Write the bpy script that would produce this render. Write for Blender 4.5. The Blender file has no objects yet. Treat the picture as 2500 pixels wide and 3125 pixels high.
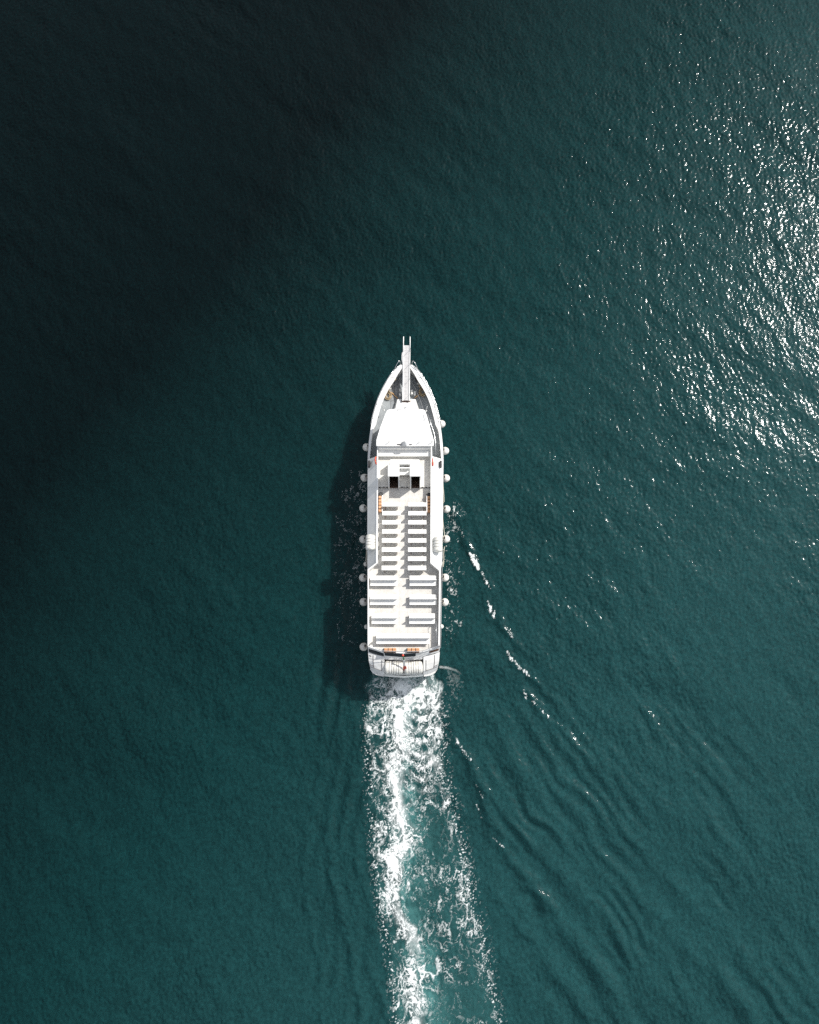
import bpy, bmesh, math, random
import numpy as np
from mathutils import Vector, Matrix
random.seed(7)
R = math.radians
S = bpy.context.scene
COL = S.collection

# ------------------------------------------------------------------ camera
TILT, FOC, CH = R(12.0), 2917.0, 85.6
cam = bpy.data.cameras.new("camera"); co = bpy.data.objects.new("camera", cam); COL.objects.link(co)
co.location = (0, 0, CH); co.rotation_euler = (TILT, 0, 0)
cam.sensor_fit = 'HORIZONTAL'; cam.sensor_width = 36; cam.lens = 36 * FOC / 2500
cam.clip_start = 1; cam.clip_end = 20000
S.camera = co
# ------------------------------------------------------------------ world, sun
SUN_AZ, SUN_EL = 36.5, 48.0            # azimuth counted from +x towards +y
w = bpy.data.worlds.new("World"); S.world = w; w.use_nodes = True
nt = w.node_tree; bg = nt.nodes['Background']
sky = nt.nodes.new('ShaderNodeTexSky'); sky.sky_type = 'NISHITA'; sky.sun_disc = False
sky.sun_elevation = R(SUN_EL); sky.sun_rotation = R(90 - SUN_AZ)
hs = nt.nodes.new('ShaderNodeHueSaturation'); hs.inputs['Saturation'].default_value = 0.35
nt.links.new(sky.outputs[0], hs.inputs['Color']); nt.links.new(hs.outputs[0], bg.inputs[0]); bg.inputs[1].default_value = 0.15
sl = bpy.data.lights.new("sun", 'SUN'); so = bpy.data.objects.new("sun", sl); COL.objects.link(so)
sl.energy = 4.2; sl.angle = R(0.5); sl.color = (1.0, 0.965, 0.91)
sd = Vector((math.cos(R(SUN_EL)) * math.cos(R(SUN_AZ)), math.cos(R(SUN_EL)) * math.sin(R(SUN_AZ)), math.sin(R(SUN_EL))))
so.rotation_euler = sd.to_track_quat('Z', 'Y').to_euler(); so.location = sd * 300
S.view_settings.view_transform = 'Standard'; S.view_settings.look = 'None'
S.view_settings.exposure = 0.27; S.view_settings.gamma = 1
S.render.engine = 'CYCLES'
S.cycles.use_denoising = False; S.cycles.sample_clamp_indirect = 4; S.cycles.max_bounces = 6; S.cycles.transparent_max_bounces = 8

# ------------------------------------------------------------------ photo measurements -> metres
ct, st = math.cos(TILT), math.sin(TILT)
def P(px, py, z):
    dx, dy = px - 1250.0, 1562.5 - py
    ry = dy * ct + FOC * st; rz = dy * st - FOC * ct
    s = (CH - z) / (-rz)
    return (dx * s, ry * s)
def V(px, py, z):
    x, y = P(px, py, z); return (x, y, z)
WZ = -0.9          # height of the sea surface
def proj(x, y, z=-0.9):
    """numpy: ground point -> measurement grid"""
    zz = z - CH
    yc = y * ct + zz * st; zc = -y * st + zz * ct
    return 1250 + FOC * x / (-zc), 1562.5 - FOC * yc / (-zc)
def CX(py): return 1240 - 0.0078 * (py - 1115)

# ------------------------------------------------------------------ materials
def newmat(name):
    m = bpy.data.materials.new(name); m.use_nodes = True
    return m, m.node_tree, m.node_tree.nodes['Principled BSDF']
def paint(name, col, rough=0.4, var=0.12, scale=3.0, dirt=None, dirt_amt=0.35, metallic=0, bump=0.0, spec=0.5):
    m, t, b = newmat(name)
    tc = t.nodes.new('ShaderNodeTexCoord')
    n = t.nodes.new('ShaderNodeTexNoise'); n.inputs['Scale'].default_value = scale; n.inputs['Detail'].default_value = 6
    n.inputs['Roughness'].default_value = 0.65
    t.links.new(tc.outputs['Object'], n.inputs['Vector'])
    cr = t.nodes.new('ShaderNodeValToRGB')
    d = dirt or tuple(c * (1 - var) for c in col)
    cr.color_ramp.elements[0].position = 0.5 - dirt_amt * 0.5; cr.color_ramp.elements[0].color = (*d, 1)
    cr.color_ramp.elements[1].position = 0.62; cr.color_ramp.elements[1].color = (*col, 1)
    t.links.new(n.outputs['Fac'], cr.inputs['Fac']); t.links.new(cr.outputs['Color'], b.inputs['Base Color'])
    b.inputs['Roughness'].default_value = rough; b.inputs['Metallic'].default_value = metallic
    b.inputs['Specular IOR Level'].default_value = spec
    if bump:
        bp = t.nodes.new('ShaderNodeBump'); bp.inputs['Strength'].default_value = bump; bp.inputs['Distance'].default_value = 0.02
        n2 = t.nodes.new('ShaderNodeTexNoise'); n2.inputs['Scale'].default_value = scale * 9; n2.inputs['Detail'].default_value = 4
        t.links.new(tc.outputs['Object'], n2.inputs['Vector'])
        t.links.new(n2.outputs['Fac'], bp.inputs['Height']); t.links.new(bp.outputs['Normal'], b.inputs['Normal'])
    return m
M = dict(
    white=paint('white_paint', (0.80, 0.80, 0.78), 0.35, dirt=(0.72, 0.71, 0.68), scale=1.3),
    hull=paint('hull_paint', (0.76, 0.76, 0.74), 0.3, dirt=(0.60, 0.58, 0.54), scale=0.9),
    quarter=paint('quarter_paint', (0.76, 0.76, 0.74), 0.4, dirt=(0.62, 0.61, 0.58), scale=1.6),
    deck=paint('upper_deck_paint', (0.63, 0.615, 0.58), 0.7, dirt=(0.52, 0.50, 0.46), scale=2.2, bump=0.25),
    fore=paint('foredeck_paint', (0.27, 0.29, 0.30), 0.7, dirt=(0.20, 0.215, 0.225), scale=1.4, bump=0.3),
    walk=paint('gangway_tread', (0.60, 0.59, 0.58), 0.6, dirt=(0.50, 0.49, 0.48), scale=4),
    dark=paint('dark_glass', (0.02, 0.026, 0.032), 0.12, var=0.3, scale=2),
    black=paint('black_rubber', (0.018, 0.018, 0.02), 0.55, var=0.3, scale=20),
    brown=paint('varnished_wood', (0.13, 0.062, 0.032), 0.5, dirt=(0.06, 0.028, 0.015), scale=9),
    post=paint('rusty_post', (0.20, 0.12, 0.085), 0.6, dirt=(0.12, 0.07, 0.05), scale=14),
    orange=paint('orange_foam', (0.60, 0.34, 0.18), 0.6, dirt=(0.46, 0.22, 0.10), scale=7),
    red=paint('red_plastic', (0.66, 0.07, 0.03), 0.45, dirt=(0.45, 0.05, 0.03), scale=9),
    green=paint('green_cloth', (0.10, 0.33, 0.16), 0.8, scale=9),
    fender=paint('fender_vinyl', (0.74, 0.73, 0.70), 0.42, dirt=(0.54, 0.51, 0.45), scale=4, dirt_amt=0.2),
    raft=paint('raft_shell', (0.72, 0.72, 0.69), 0.35, dirt=(0.55, 0.53, 0.47), scale=5, dirt_amt=0.25),
    rope=paint('rope_fibre', (0.50, 0.40, 0.26), 0.9, dirt=(0.22, 0.15, 0.08), scale=26),
    ropew=paint('pale_rope', (0.60, 0.57, 0.49), 0.9, dirt=(0.36, 0.32, 0.25), scale=26),
    ropeo=paint('orange_rope', (0.70, 0.42, 0.18), 0.9, dirt=(0.5, 0.28, 0.12), scale=26),
    metal=paint('stainless_steel', (0.62, 0.63, 0.64), 0.28, metallic=0.9, scale=8),
    grey=paint('grey_plastic', (0.42, 0.43, 0.44), 0.5, scale=8),
    letter=paint('letter_black', (0.05, 0.05, 0.055), 0.5, scale=8),
    line=paint('seam_dark', (0.10, 0.09, 0.085), 0.7, scale=12),
)

# ------------------------------------------------------------------ object helpers
def obj(name, bm, mat, parent=None, smooth=False, bevel=0.0):
    bmesh.ops.recalc_face_normals(bm, faces=bm.faces[:])
    me = bpy.data.meshes.new(name); bm.to_mesh(me); bm.free()
    me.materials.append(M[mat] if isinstance(mat, str) else mat)
    if smooth:
        for p in me.polygons: p.use_smooth = True
    o = bpy.data.objects.new(name, me); COL.objects.link(o)
    if parent is not None: o.parent = parent
    if bevel:
        b = o.modifiers.new('bevel', 'BEVEL'); b.width = bevel; b.segments = 2; b.limit_method = 'ANGLE'
    return o
def tag(o, label=None, cat=None, group=None, kind=None):
    if label: o['label'] = label
    if cat: o['category'] = cat
    if group: o['group'] = group
    if kind: o['kind'] = kind
    return o
def empty(name, loc, label, cat, group=None, rz=0):
    o = bpy.data.objects.new(name, None); COL.objects.link(o); o.location = loc; o.rotation_euler = (0, 0, rz)
    o.empty_display_size = 0.2
    return tag(o, label, cat, group)
def copy_tree(o, parent=None):
    c = o.copy(); COL.objects.link(c)
    if parent is not None: c.parent = parent
    for ch in list(o.children): copy_tree(ch, c)
    return c
def box(bm, x0, x1, y0, y1, z0, z1):
    vs = [bm.verts.new(v) for v in ((x0,y0,z0),(x1,y0,z0),(x1,y1,z0),(x0,y1,z0),(x0,y0,z1),(x1,y0,z1),(x1,y1,z1),(x0,y1,z1))]
    for f in ((0,3,2,1),(4,5,6,7),(0,1,5,4),(1,2,6,5),(2,3,7,6),(3,0,4,7)): bm.faces.new([vs[i] for i in f])
def boxpx(bm, l, t, r, b, z1, z0):
    x0, y1 = P(l, t, z1); x1, y0 = P(r, b, z1); box(bm, x0, x1, y0, y1, z0, z1)
def hexa(bm, bot, top):
    a = [bm.verts.new(v) for v in bot]; c = [bm.verts.new(v) for v in top]; n = len(a)
    bm.faces.new(a); bm.faces.new(c)
    for i in range(n): bm.faces.new((a[i], a[(i+1)%n], c[(i+1)%n], c[i]))
def prism(bm, pts, z0):
    """pts: 3-D top outline, walls drop straight to z0"""
    hexa(bm, [(p[0], p[1], z0) for p in pts], pts)
def quad(bm, *v):
    return bm.faces.new([bm.verts.new(p) for p in v])
def slab(bm, pts, th):
    """closed plate of given thickness below the 3-D outline"""
    hexa(bm, [(p[0], p[1], p[2]-th) for p in pts], pts)
def tube(bm, pts, r, seg=8, closed=False):
    pts = [Vector(p) for p in pts]; n = len(pts); rings = []
    for i, p in enumerate(pts):
        if closed: d = pts[(i+1)%n] - pts[i-1]
        else: d = pts[min(i+1, n-1)] - pts[max(i-1, 0)]
        if d.length < 1e-6: d = Vector((0,0,1))
        d.normalize(); u = d.orthogonal().normalized()
        if rings:
            u = (lastu - d * lastu.dot(d)).normalized()
        lastu = u; v = d.cross(u)
        rings.append([bm.verts.new(p + r*(math.cos(a)*u + math.sin(a)*v)) for a in (2*math.pi*k/seg for k in range(seg))])
    m = n if closed else n-1
    for i in range(m):
        a, b = rings[i], rings[(i+1)%n]
        for k in range(seg): bm.faces.new((a[k], a[(k+1)%seg], b[(k+1)%seg], b[k]))
    if not closed: bm.faces.new(rings[0][::-1]); bm.faces.new(rings[-1])
def lathe(bm, prof, mat4, seg=28):
    """prof: (radius, along) turned round local z, then placed by mat4"""
    rings = []
    for r, z in prof:
        if r < 1e-5: rings.append([bm.verts.new(mat4 @ Vector((0,0,z)))])
        else: rings.append([bm.verts.new(mat4 @ Vector((r*math.cos(2*math.pi*k/seg), r*math.sin(2*math.pi*k/seg), z))) for k in range(seg)])
    for a, b in zip(rings, rings[1:]):
        for k in range(seg):
            if len(a) == 1 and len(b) == 1: continue
            if len(a) == 1: bm.faces.new((a[0], b[k], b[(k+1)%seg]))
            elif len(b) == 1: bm.faces.new((a[k], b[0], a[(k+1)%seg]))
            else: bm.faces.new((a[k], b[k], b[(k+1)%seg], a[(k+1)%seg]))
def strip(bm, A, B):
    """quad strip between two 3-D polylines"""
    a = [bm.verts.new(p) for p in A]; b = [bm.verts.new(p) for p in B]
    for i in range(len(a)-1): bm.faces.new((a[i], a[i+1], b[i+1], b[i]))
    return a, b
def text_mesh(name, s, size, mat, parent, mw, depth=0.004):
    cu = bpy.data.curves.new(name, 'FONT'); cu.body = s; cu.size = size; cu.align_x = 'CENTER'; cu.align_y = 'CENTER'; cu.extrude = depth
    t = bpy.data.objects.new(name + '_curve', cu); COL.objects.link(t)
    bpy.context.view_layer.update()
    me = bpy.data.meshes.new_from_object(t.evaluated_get(bpy.context.evaluated_depsgraph_get()))
    bpy.data.objects.remove(t); bpy.data.curves.remove(cu)
    me.name = name; me.transform(mw); me.materials.clear(); me.materials.append(M[mat])
    o = bpy.data.objects.new(name, me); COL.objects.link(o); o.parent = parent
    return o

# ================================================================== WATER
rng = np.random.default_rng(11)
DX = 0.1; NT = 1024; LT = NT * DX
X0, X1, Y0, Y1 = -46.0, 46.0, -29.0, 77.0
def spectrum():
    k1 = 2*np.pi*np.fft.fftfreq(NT, DX); KX, KY = np.meshgrid(k1, k1)
    K = np.hypot(KX, KY); K[0, 0] = 1
    lam = 2*np.pi/K
    ang = np.arctan2(KY, KX)
    def band(l0, wid, d0, spread, p):
        g = np.exp(-0.5*(np.log(lam/l0)/wid)**2)
        dirw = (1-spread) * np.abs(np.cos(ang - d0))**p + spread
        A = g * dirw / K**2
        A[lam < 0.28] = 0
        ph = rng.normal(size=K.shape) + 1j*rng.normal(size=K.shape)
        h = np.real(np.fft.ifft2(A * ph))
        gy, gx = np.gradient(h, DX)
        return h / np.sqrt(0.5*(gx.var()+gy.var()))
    h = (0.058 * band(0.40, 0.35, R(10), 0.6, 3) + 0.024 * band(1.4, 0.45, R(25), 0.35, 4)
         + 0.013 * band(4.0, 0.4, R(60), 0.15, 4) + 0.009 * band(12., 0.35, R(70), 0.15, 4))
    return h
HT = spectrum()
def tile(x, y):
    fx = (x - X0)/DX; fy = (y - Y0)/DX
    ix = np.floor(fx).astype(int); iy = np.floor(fy).astype(int); tx = fx-ix; ty = fy-iy
    ix0 = ix % NT; ix1 = (ix+1) % NT; iy0 = iy % NT; iy1 = (iy+1) % NT
    return (HT[iy0, ix0]*(1-tx)*(1-ty) + HT[iy0, ix1]*tx*(1-ty) + HT[iy1, ix0]*(1-tx)*ty + HT[iy1, ix1]*tx*ty)
# value noise
def vnoise(x, y, seed):
    g = np.random.default_rng(seed).random((256, 256))
    ix = np.floor(x).astype(int); iy = np.floor(y).astype(int); tx = x-ix; ty = y-iy
    tx = tx*tx*tx*(tx*(6*tx-15)+10); ty = ty*ty*ty*(ty*(6*ty-15)+10)
    a = g[iy % 256, ix % 256]; b = g[iy % 256, (ix+1) % 256]; c = g[(iy+1) % 256, ix % 256]; d = g[(iy+1) % 256, (ix+1) % 256]
    return (a*(1-tx)+b*tx)*(1-ty) + (c*(1-tx)+d*tx)*ty
def fbm(x, y, seed, octv=4, gain=0.5):
    s = 0; a = 1; t = 0
    for i in range(octv):
        c, s_ = math.cos(0.7*i), math.sin(0.7*i)
        s = s + a*vnoise((x*c - y*s_)*2**i + 17.3*i, (x*s_ + y*c)*2**i - 9.1*i, seed+i); t += a; a *= gain
    return s/t
def sstep(a, b, x):
    t = np.clip((x-a)/(b-a), 0, 1); return t*t*(3-2*t)

def worley(x, y, seed):
    """distance to the border between the two nearest jittered cells"""
    r_ = np.random.default_rng(seed); jx = r_.random((128, 128)); jy = r_.random((128, 128))
    ix = np.floor(x).astype(int); iy = np.floor(y).astype(int)
    f1 = np.full(x.shape, 9.0); f2 = np.full(x.shape, 9.0)
    for a in (-1, 0, 1):
        for c in (-1, 0, 1):
            cx_ = ix+a; cy_ = iy+c
            d = np.hypot(cx_+jx[cy_ % 128, cx_ % 128]-x, cy_+jy[cy_ % 128, cx_ % 128]-y)
            n1 = d < f1; f2 = np.where(n1, f1, np.minimum(f2, d)); f1 = np.where(n1, d, f1)
    return f2-f1

def seg_dist(px, py, pts):
    """distance to a polyline and position along it (0..1), in measurement pixels; sign is the side"""
    best = np.full(px.shape, 1e9); along = np.zeros(px.shape); side = np.zeros(px.shape)
    L = [math.hypot(b[0]-a[0], b[1]-a[1]) for a, b in zip(pts, pts[1:])]; tot = sum(L); acc = 0
    for (a, b), l in zip(zip(pts, pts[1:]), L):
        ux, uy = (b[0]-a[0])/l, (b[1]-a[1])/l
        s = np.clip((px-a[0])*ux + (py-a[1])*uy, 0, l)
        qx = px-a[0]-s*ux; qy = py-a[1]-s*uy; d = np.hypot(qx, qy)
        m = d < best
        best = np.where(m, d, best); along = np.where(m, (acc+s)/tot, along)
        side = np.where(m, np.sign((px-a[0])*uy-(py-a[1])*ux), side); acc += l
    return best, along, side
CRESTS = [  # polyline, half width px, height m
    ([(1362,1530),(1400,1600),(1440,1685),(1470,1745),(1500,1800),(1530,1850)], 9, 0.075),
    ([(1455,1770),(1490,1840),(1515,1890),(1560,1950),(1620,2020)], 9, 0.07),
    ([(1520,1940),(1548,1985),(1580,2030),(1625,2070),(1700,2150),(1790,2260)], 9, 0.065),
    ([(1560,2040),(1598,2105),(1630,2145),(1680,2195),(1740,2270)], 10, 0.06),
    ([(1355,2180),(1390,2245),(1435,2320),(1470,2420),(1505,2520),(1545,2590),(1640,2720),(1760,2880),(1850,3000),(1960,3140)], 15, 0.13),
    ([(1500,2400),(1580,2500),(1700,2650),(1830,2790),(1960,2950),(2090,3130)], 17, 0.055),
    ([(1600,2330),(1720,2480),(1860,2640),(2020,2810),(2200,3010),(2300,3130)], 18, 0.042),
    ([(1760,2380),(1900,2540),(2080,2720),(2280,2920),(2480,3100)], 20, 0.04),
    ([(1480,2650),(1540,2760),(1640,2900),(1740,3040),(1800,3140)], 14, 0.055),
    ([(1095,1560),(1060,1680),(1045,1780),(1040,1860),(1052,1930)], 8, 0.06),
    ([(1060,1900),(1030,1990),(1010,2080),(990,2190)], 9, 0.08),
    ([(1092,1950),(1068,2040),(1040,2150),(1005,2290),(985,2420)], 8, 0.06),
    ([(1100,2180),(1070,2330),(1062,2440),(1075,2530)], 8, 0.05),
    ([(1010,2480),(1000,2560),(1012,2660),(1035,2760),(1060,2850)], 9, 0.06),
    ([(1080,2500),(1092,2620),(1120,2740),(1150,2870)], 8, 0.05),
    ([(1050,2780),(1070,2900),(1085,3000),(1100,3120)], 9, 0.05),
    ([(940,2500),(930,2640),(945,2790),(975,2950),(985,3120)], 9, 0.04),
    ([(1120,2900),(1150,3010),(1190,3125)], 8, 0.06),
]
def wake_height(x, y):
    px, py = proj(x, y)
    h = np.zeros(x.shape)
    wob = (fbm(x*0.9, y*0.9, 91, 3)-0.5)
    for pts, hw, hh in CRESTS:
        xs = [p[0] for p in pts]; ys = [p[1] for p in pts]
        m = (px > min(xs)-90) & (px < max(xs)+90) & (py > min(ys)-90) & (py < max(ys)+90)
        if not m.any(): continue
        d, s, sg = seg_dist(px[m], py[m], pts)
        d = d*sg + wob[m]*26
        env = np.sin(np.pi*np.clip(s, 0.02, 0.98))**0.5 * (0.45+1.1*vnoise(s*14, s*0+hw, int(xs[0])))
        end = sstep(0, 0.06, s)*sstep(1, 0.94, s)
        h[m] += 0.85*hh*env*end*(np.exp(-(d/(1.3*hw))**2) - 0.3*np.exp(-((d-2.6*hw)/(1.5*hw))**2) - 0.2*np.exp(-((d+2.6*hw)/(1.5*hw))**2))
    # diverging ripple trains on both sides of the wake
    e = sstep(1380, 1560, px - 0.32*(py-2400)*(py > 2400)) * sstep(1900, 2400, py) * sstep(2450, 1900, px - 0.5*(py-2300))
    wx = x + 1.8*(fbm(x*0.25, y*0.25, 51, 2)-0.5); wy = y + 1.8*(fbm(x*0.25, y*0.25, 57, 2)-0.5)
    amp = sstep(0.35, 0.75, fbm(x*0.22, y*0.22, 61, 3))
    h += 0.036*e*amp*np.sin(2*np.pi*(0.80*wx+0.60*wy)/1.25)
    amp2 = sstep(0.35, 0.7, fbm(x*0.14, y*0.14, 63, 3))
    h += 0.060*e*amp2*np.sin(2*np.pi*(0.86*wx+0.50*wy)/2.9 + 1.0)
    e2 = sstep(840, 980, px)*sstep(1160, 1100, px - 0.12*np.clip(py-2500, 0, 900))*sstep(1600, 2000, py)
    h += 0.030*e2*sstep(0.3, 0.7, fbm(x*0.3, y*0.15, 71, 3))*np.sin(2*np.pi*(wx*0.98-0.16*wy)/1.5)
    return h

# ---- foam and crest glint field (metres in, 0..1 out)
LEFT = np.array([(2040,1128),(2100,1124),(2200,1120),(2300,1124),(2450,1132),(2600,1140),(2750,1160),(2900,1186),(3000,1200),(3150,1212)])
CORE = np.array([(2040,1225),(2120,1206),(2180,1216),(2250,1222),(2330,1208),(2400,1200),(2480,1222),(2560,1236),(2640,1205),(2760,1196),(2840,1240),(2900,1262),(2980,1270),(3060,1262),(3150,1285)])
RIGHT = np.array([(2040,1326),(2090,1334),(2130,1348),(2250,1342),(2350,1350),(2450,1378),(2600,1408),(2750,1442),(2900,1476),(3000,1494),(3150,1520)])
GLINT_DABS = [([(1374,1552),(1386,1578),(1398,1602)], 3, .5), ([(1418,1650),(1426,1672),(1432,1690)], 3, .55), ([(1436,1690),(1449,1712),(1460,1738)], 8, 1.0),
        ([(1472,1748),(1482,1772),(1496,1797)], 5.5, .85), ([(1488,1836),(1498,1858),(1512,1888)], 6.5, .95), ([(1546,1920),(1556,1936),(1571,1954)], 4.5, .75),
        ([(1549,1986),(1555,2000),(1562,2016)], 5, .85), ([(1573,2020),(1590,2042),(1604,2052),(1620,2068)], 5, .85), ([(1600,2108),(1604,2122),(1608,2134)], 4, .75),
        ([(1626,2140),(1638,2152)], 4.5, .8), ([(1650,2164),(1664,2178),(1674,2190)], 4, .75),
        ([(1345,2205),(1368,2225),(1388,2244)], 4, .55), ([(1388,2244),(1402,2272),(1418,2298),(1436,2320)], 6, .85),
        ([(1453,2395),(1463,2414),(1474,2438)], 3.5, .65), ([(1455,2458),(1468,2490),(1492,2530)], 3.5, .5), ([(1503,2550),(1516,2566),(1538,2588)], 4, .55)]
def foam_field(x, y):
    px, py = proj(x, y)
    xl = np.interp(py, LEFT[:,0], LEFT[:,1]); xc = np.interp(py, CORE[:,0], CORE[:,1]) + 26*(fbm(x*0.7, y*0.5, 305, 4)-0.5)*2; xr = np.interp(py, RIGHT[:,0], RIGHT[:,1])
    # warped lace
    wx = x + 0.8*(fbm(x*0.9, y*0.6, 101, 3)-0.5)*2; wy = y + 0.9*(fbm(x*0.9, y*0.6, 131, 3)-0.5)*2
    wx2 = wx + 0.30*(fbm(x*2.6, y*2.2, 141, 3)-0.5)*2; wy2 = wy + 0.36*(fbm(x*2.6, y*2.2, 151, 3)-0.5)*2
    def ridge(s, seed, k, o=2): return np.clip(1 - np.abs(fbm(wx2*s, wy2*s*0.58, seed, o, 0.45)*2-1)*k, 0, 1)
    lace = np.maximum(ridge(1.2, 201, 7.5), 0.9*ridge(2.3, 211, 6.5))
    fine = np.maximum(ridge(4.2, 221, 4.5), 0.8*ridge(7.0, 225, 4.0))
    blob = fbm(wx2*1.1, wy2*0.8, 231, 5, 0.6)
    spk = fbm(x*8, y*8, 241, 2)
    tex = 0.42*lace + 0.46*fine + 0.75*(blob-0.5) + 0.30*(spk-0.5)*2 - 0.06
    # envelopes
    jl = (fbm(x*0.8, y*0.8, 301, 4)-0.5)*34
    inside = sstep(-6, 12, px-xl+jl)*sstep(14, -10, px-xr+jl)*sstep(2046, 2064, py)
    far = sstep(2100, 3100, py)
    cw = 26 + 12*far + 14*(fbm(x*0.4, y*0.4, 311, 2)-0.5)
    core = np.exp(-((px-xc+jl*0.6)/cw)**2)
    leftb = sstep(xc+22, xc-22, px)*(1-0.25*far)
    rim = np.exp(-((px-xr+12+jl)/(12+10*far))**2)
    mid = sstep(xc-12, xc+40, px)
    arcs = mid*sstep(2080, 2130, py)*sstep(2480, 2330, py)*np.exp(-((px-1285)/44)**2)*(0.5+0.5*np.sin(2*np.pi*(py - 0.012*(px-1285)**2*-1 + jl*0.5)/37.0))**1.5
    near = sstep(2230, 2110, py)
    patch = (fbm(x*0.35, y*0.3, 321, 3)-0.5)*0.5
    core2 = np.exp(-((px-xc-6+jl*0.7)/(17+8*near))**2)
    D = core*(0.48-0.10*far)*(.7+.6*fbm(x*0.5, y*0.3, 851, 3)) + leftb*(0.39-0.05*far)*(1-.35*core) + rim*(0.10-0.03*far) + mid*(0.31-0.08*far)*(1-.4*core) + 0.26*arcs + 0.10*near*mid + patch*0.6
    D = np.clip(D, 0, 1.25)
    # three sizes of foam net, drawn out along the wake; strands thicken with density
    vx = wx2 + 0.10*(fbm(x*7, y*7, 161, 2)-0.5)*2; vy = wy2 + 0.10*(fbm(x*7, y*7, 171, 2)-0.5)*2
    net = np.zeros(x.shape)
    for sc, wd, sd, gate in ((0.85, 0.20, 801, 0.52), (1.9, 0.28, 811, 0.50), (4.2, 0.42, 821, 0.56)):
        e_ = worley(vx*sc, vy*sc*0.62, sd)
        br = fbm(vx*sc*0.8+7, vy*sc*0.5, sd+3, 3, 0.6)             # broken strands
        on = sstep(gate+0.10, gate-0.16, br + 0.62*(0.55-D))
        w_ = wd*(0.20+0.75*D)
        net = np.maximum(net, np.clip(1-e_/w_, 0, 1)**0.75*on*(1.0 if sc < 3 else 0.85))
    curd = sstep(0.54, 0.76, fbm(vx*2.2, vy*1.3, 831, 5, 0.62) + 0.30*(D-0.62))
    milk = core2*(0.52-0.22*far)*sstep(0.30, 0.66, fbm(vx*0.9, vy*0.5, 841, 4)) + 0.06*core*(1-0.4*far) + 0.16*arcs + 0.10*near*mid
    foam = np.clip(1.15*net*sstep(0.05, 0.45, D) + 0.95*curd*sstep(0.25, 0.8, D) + milk, 0, 1)*inside
    foam = foam*(0.80+0.35*spk)
    # churn straight behind the transom: paler, thinner
    foam *= 1 - 0.55*sstep(2110, 2060, py)*(px < 1290)
    # outlying speckle
    spray = sstep(0.72, 0.84, fbm(x*9, y*9, 401, 2) + 0.12*lace)
    out = np.exp(-(np.clip(xl-px, 0, 99)/14)**2)*(px < xl+8)*sstep(2120, 2200, py) + np.exp(-(np.clip(px-xr, 0, 99)/22)**2)*(px > xr-8)*sstep(2080, 2200, py)
    foam = np.maximum(foam, 0.8*spray*out)
    # beside the hull
    rs = sstep(1352, 1364, px)*sstep(1432, 1372, px)*sstep(1520, 1570, py)*sstep(2010, 1800, py)
    foam = np.maximum(foam, np.clip((0.30*rs*(1-0.35*sstep(1700, 1900, py)) + tex*0.95 - 0.66)*1.7, 0, 0.95)*(rs > 0.02)*sstep(0, 0.25, rs))
    ls = sstep(1012, 1085, px + 0.1*(py-1500))*sstep(1124, 1116, px)*sstep(1400, 1500, py)*sstep(2080, 1760, py)
    foam = np.maximum(foam, np.clip((0.24*ls + tex*0.9 - 0.66)*1.2, 0, 0.22)*sstep(0, 0.3, ls))
    # sun glints on the wave crests, painted as white foam dabs
    dz = (fbm(x*4, y*4, 501, 3)-0.5)
    for pts, hw, sx in GLINT_DABS:
        mx = np.abs(px-np.mean([p[0] for p in pts])) < 70; mx &= np.abs(py-np.mean([p[1] for p in pts])) < 70
        if not mx.any(): continue
        d, s, sg = seg_dist(px[mx], py[mx], pts)
        e = np.exp(-((d+dz[mx]*10)/(hw*(0.45+0.9*np.sin(np.pi*np.clip(s,0.08,0.92)))))**2)
        v = np.clip((e*sx*1.15 + tex[mx]*0.9 - 0.92)*2.0, 0, 1)
        foam[mx] = np.maximum(foam[mx], v)
    # spray fan off the starboard quarter
    d, s, sg = seg_dist(px, py, [(1344,2036),(1366,2038),(1392,2046),(1412,2060)])
    foam = np.maximum(foam, np.exp(-(d/3.2)**2)*(0.6-0.58*s)*(0.2+spk*0.8))
    fx = (px-1352)/80.0; fy = (py-2034)/210.0
    fan = sstep(0, 0.1, fx)*sstep(1.05, 0.55, fx + 0.45*np.clip(fy-0.3, 0, 1))*sstep(0.0, 0.08, fy - 0.22*fx**2)*sstep(1.0, 0.35, fy)
    fan *= sstep(-0.1, 0.25, fx - 0.36*fy)
    foam = np.maximum(foam, fan*(0.05*sstep(0.8,0.0,fy)*sstep(.3,.6,fbm(x*1.5, y*1.5, 523, 3)) + 0.10*sstep(0.6, 0.9, fbm(x*9, y*9, 521, 2))))
    bub = inside*np.clip(0.62*np.exp(-((px-xc-24)/(34+22*far))**2)*sstep(0.25, 0.75, fbm(wx*0.7, wy*0.4, 601, 5, .6)) + 0.09 + 0.22*near*sstep(.4,.6,blob), 0, 1)
    return foam, bub

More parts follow.
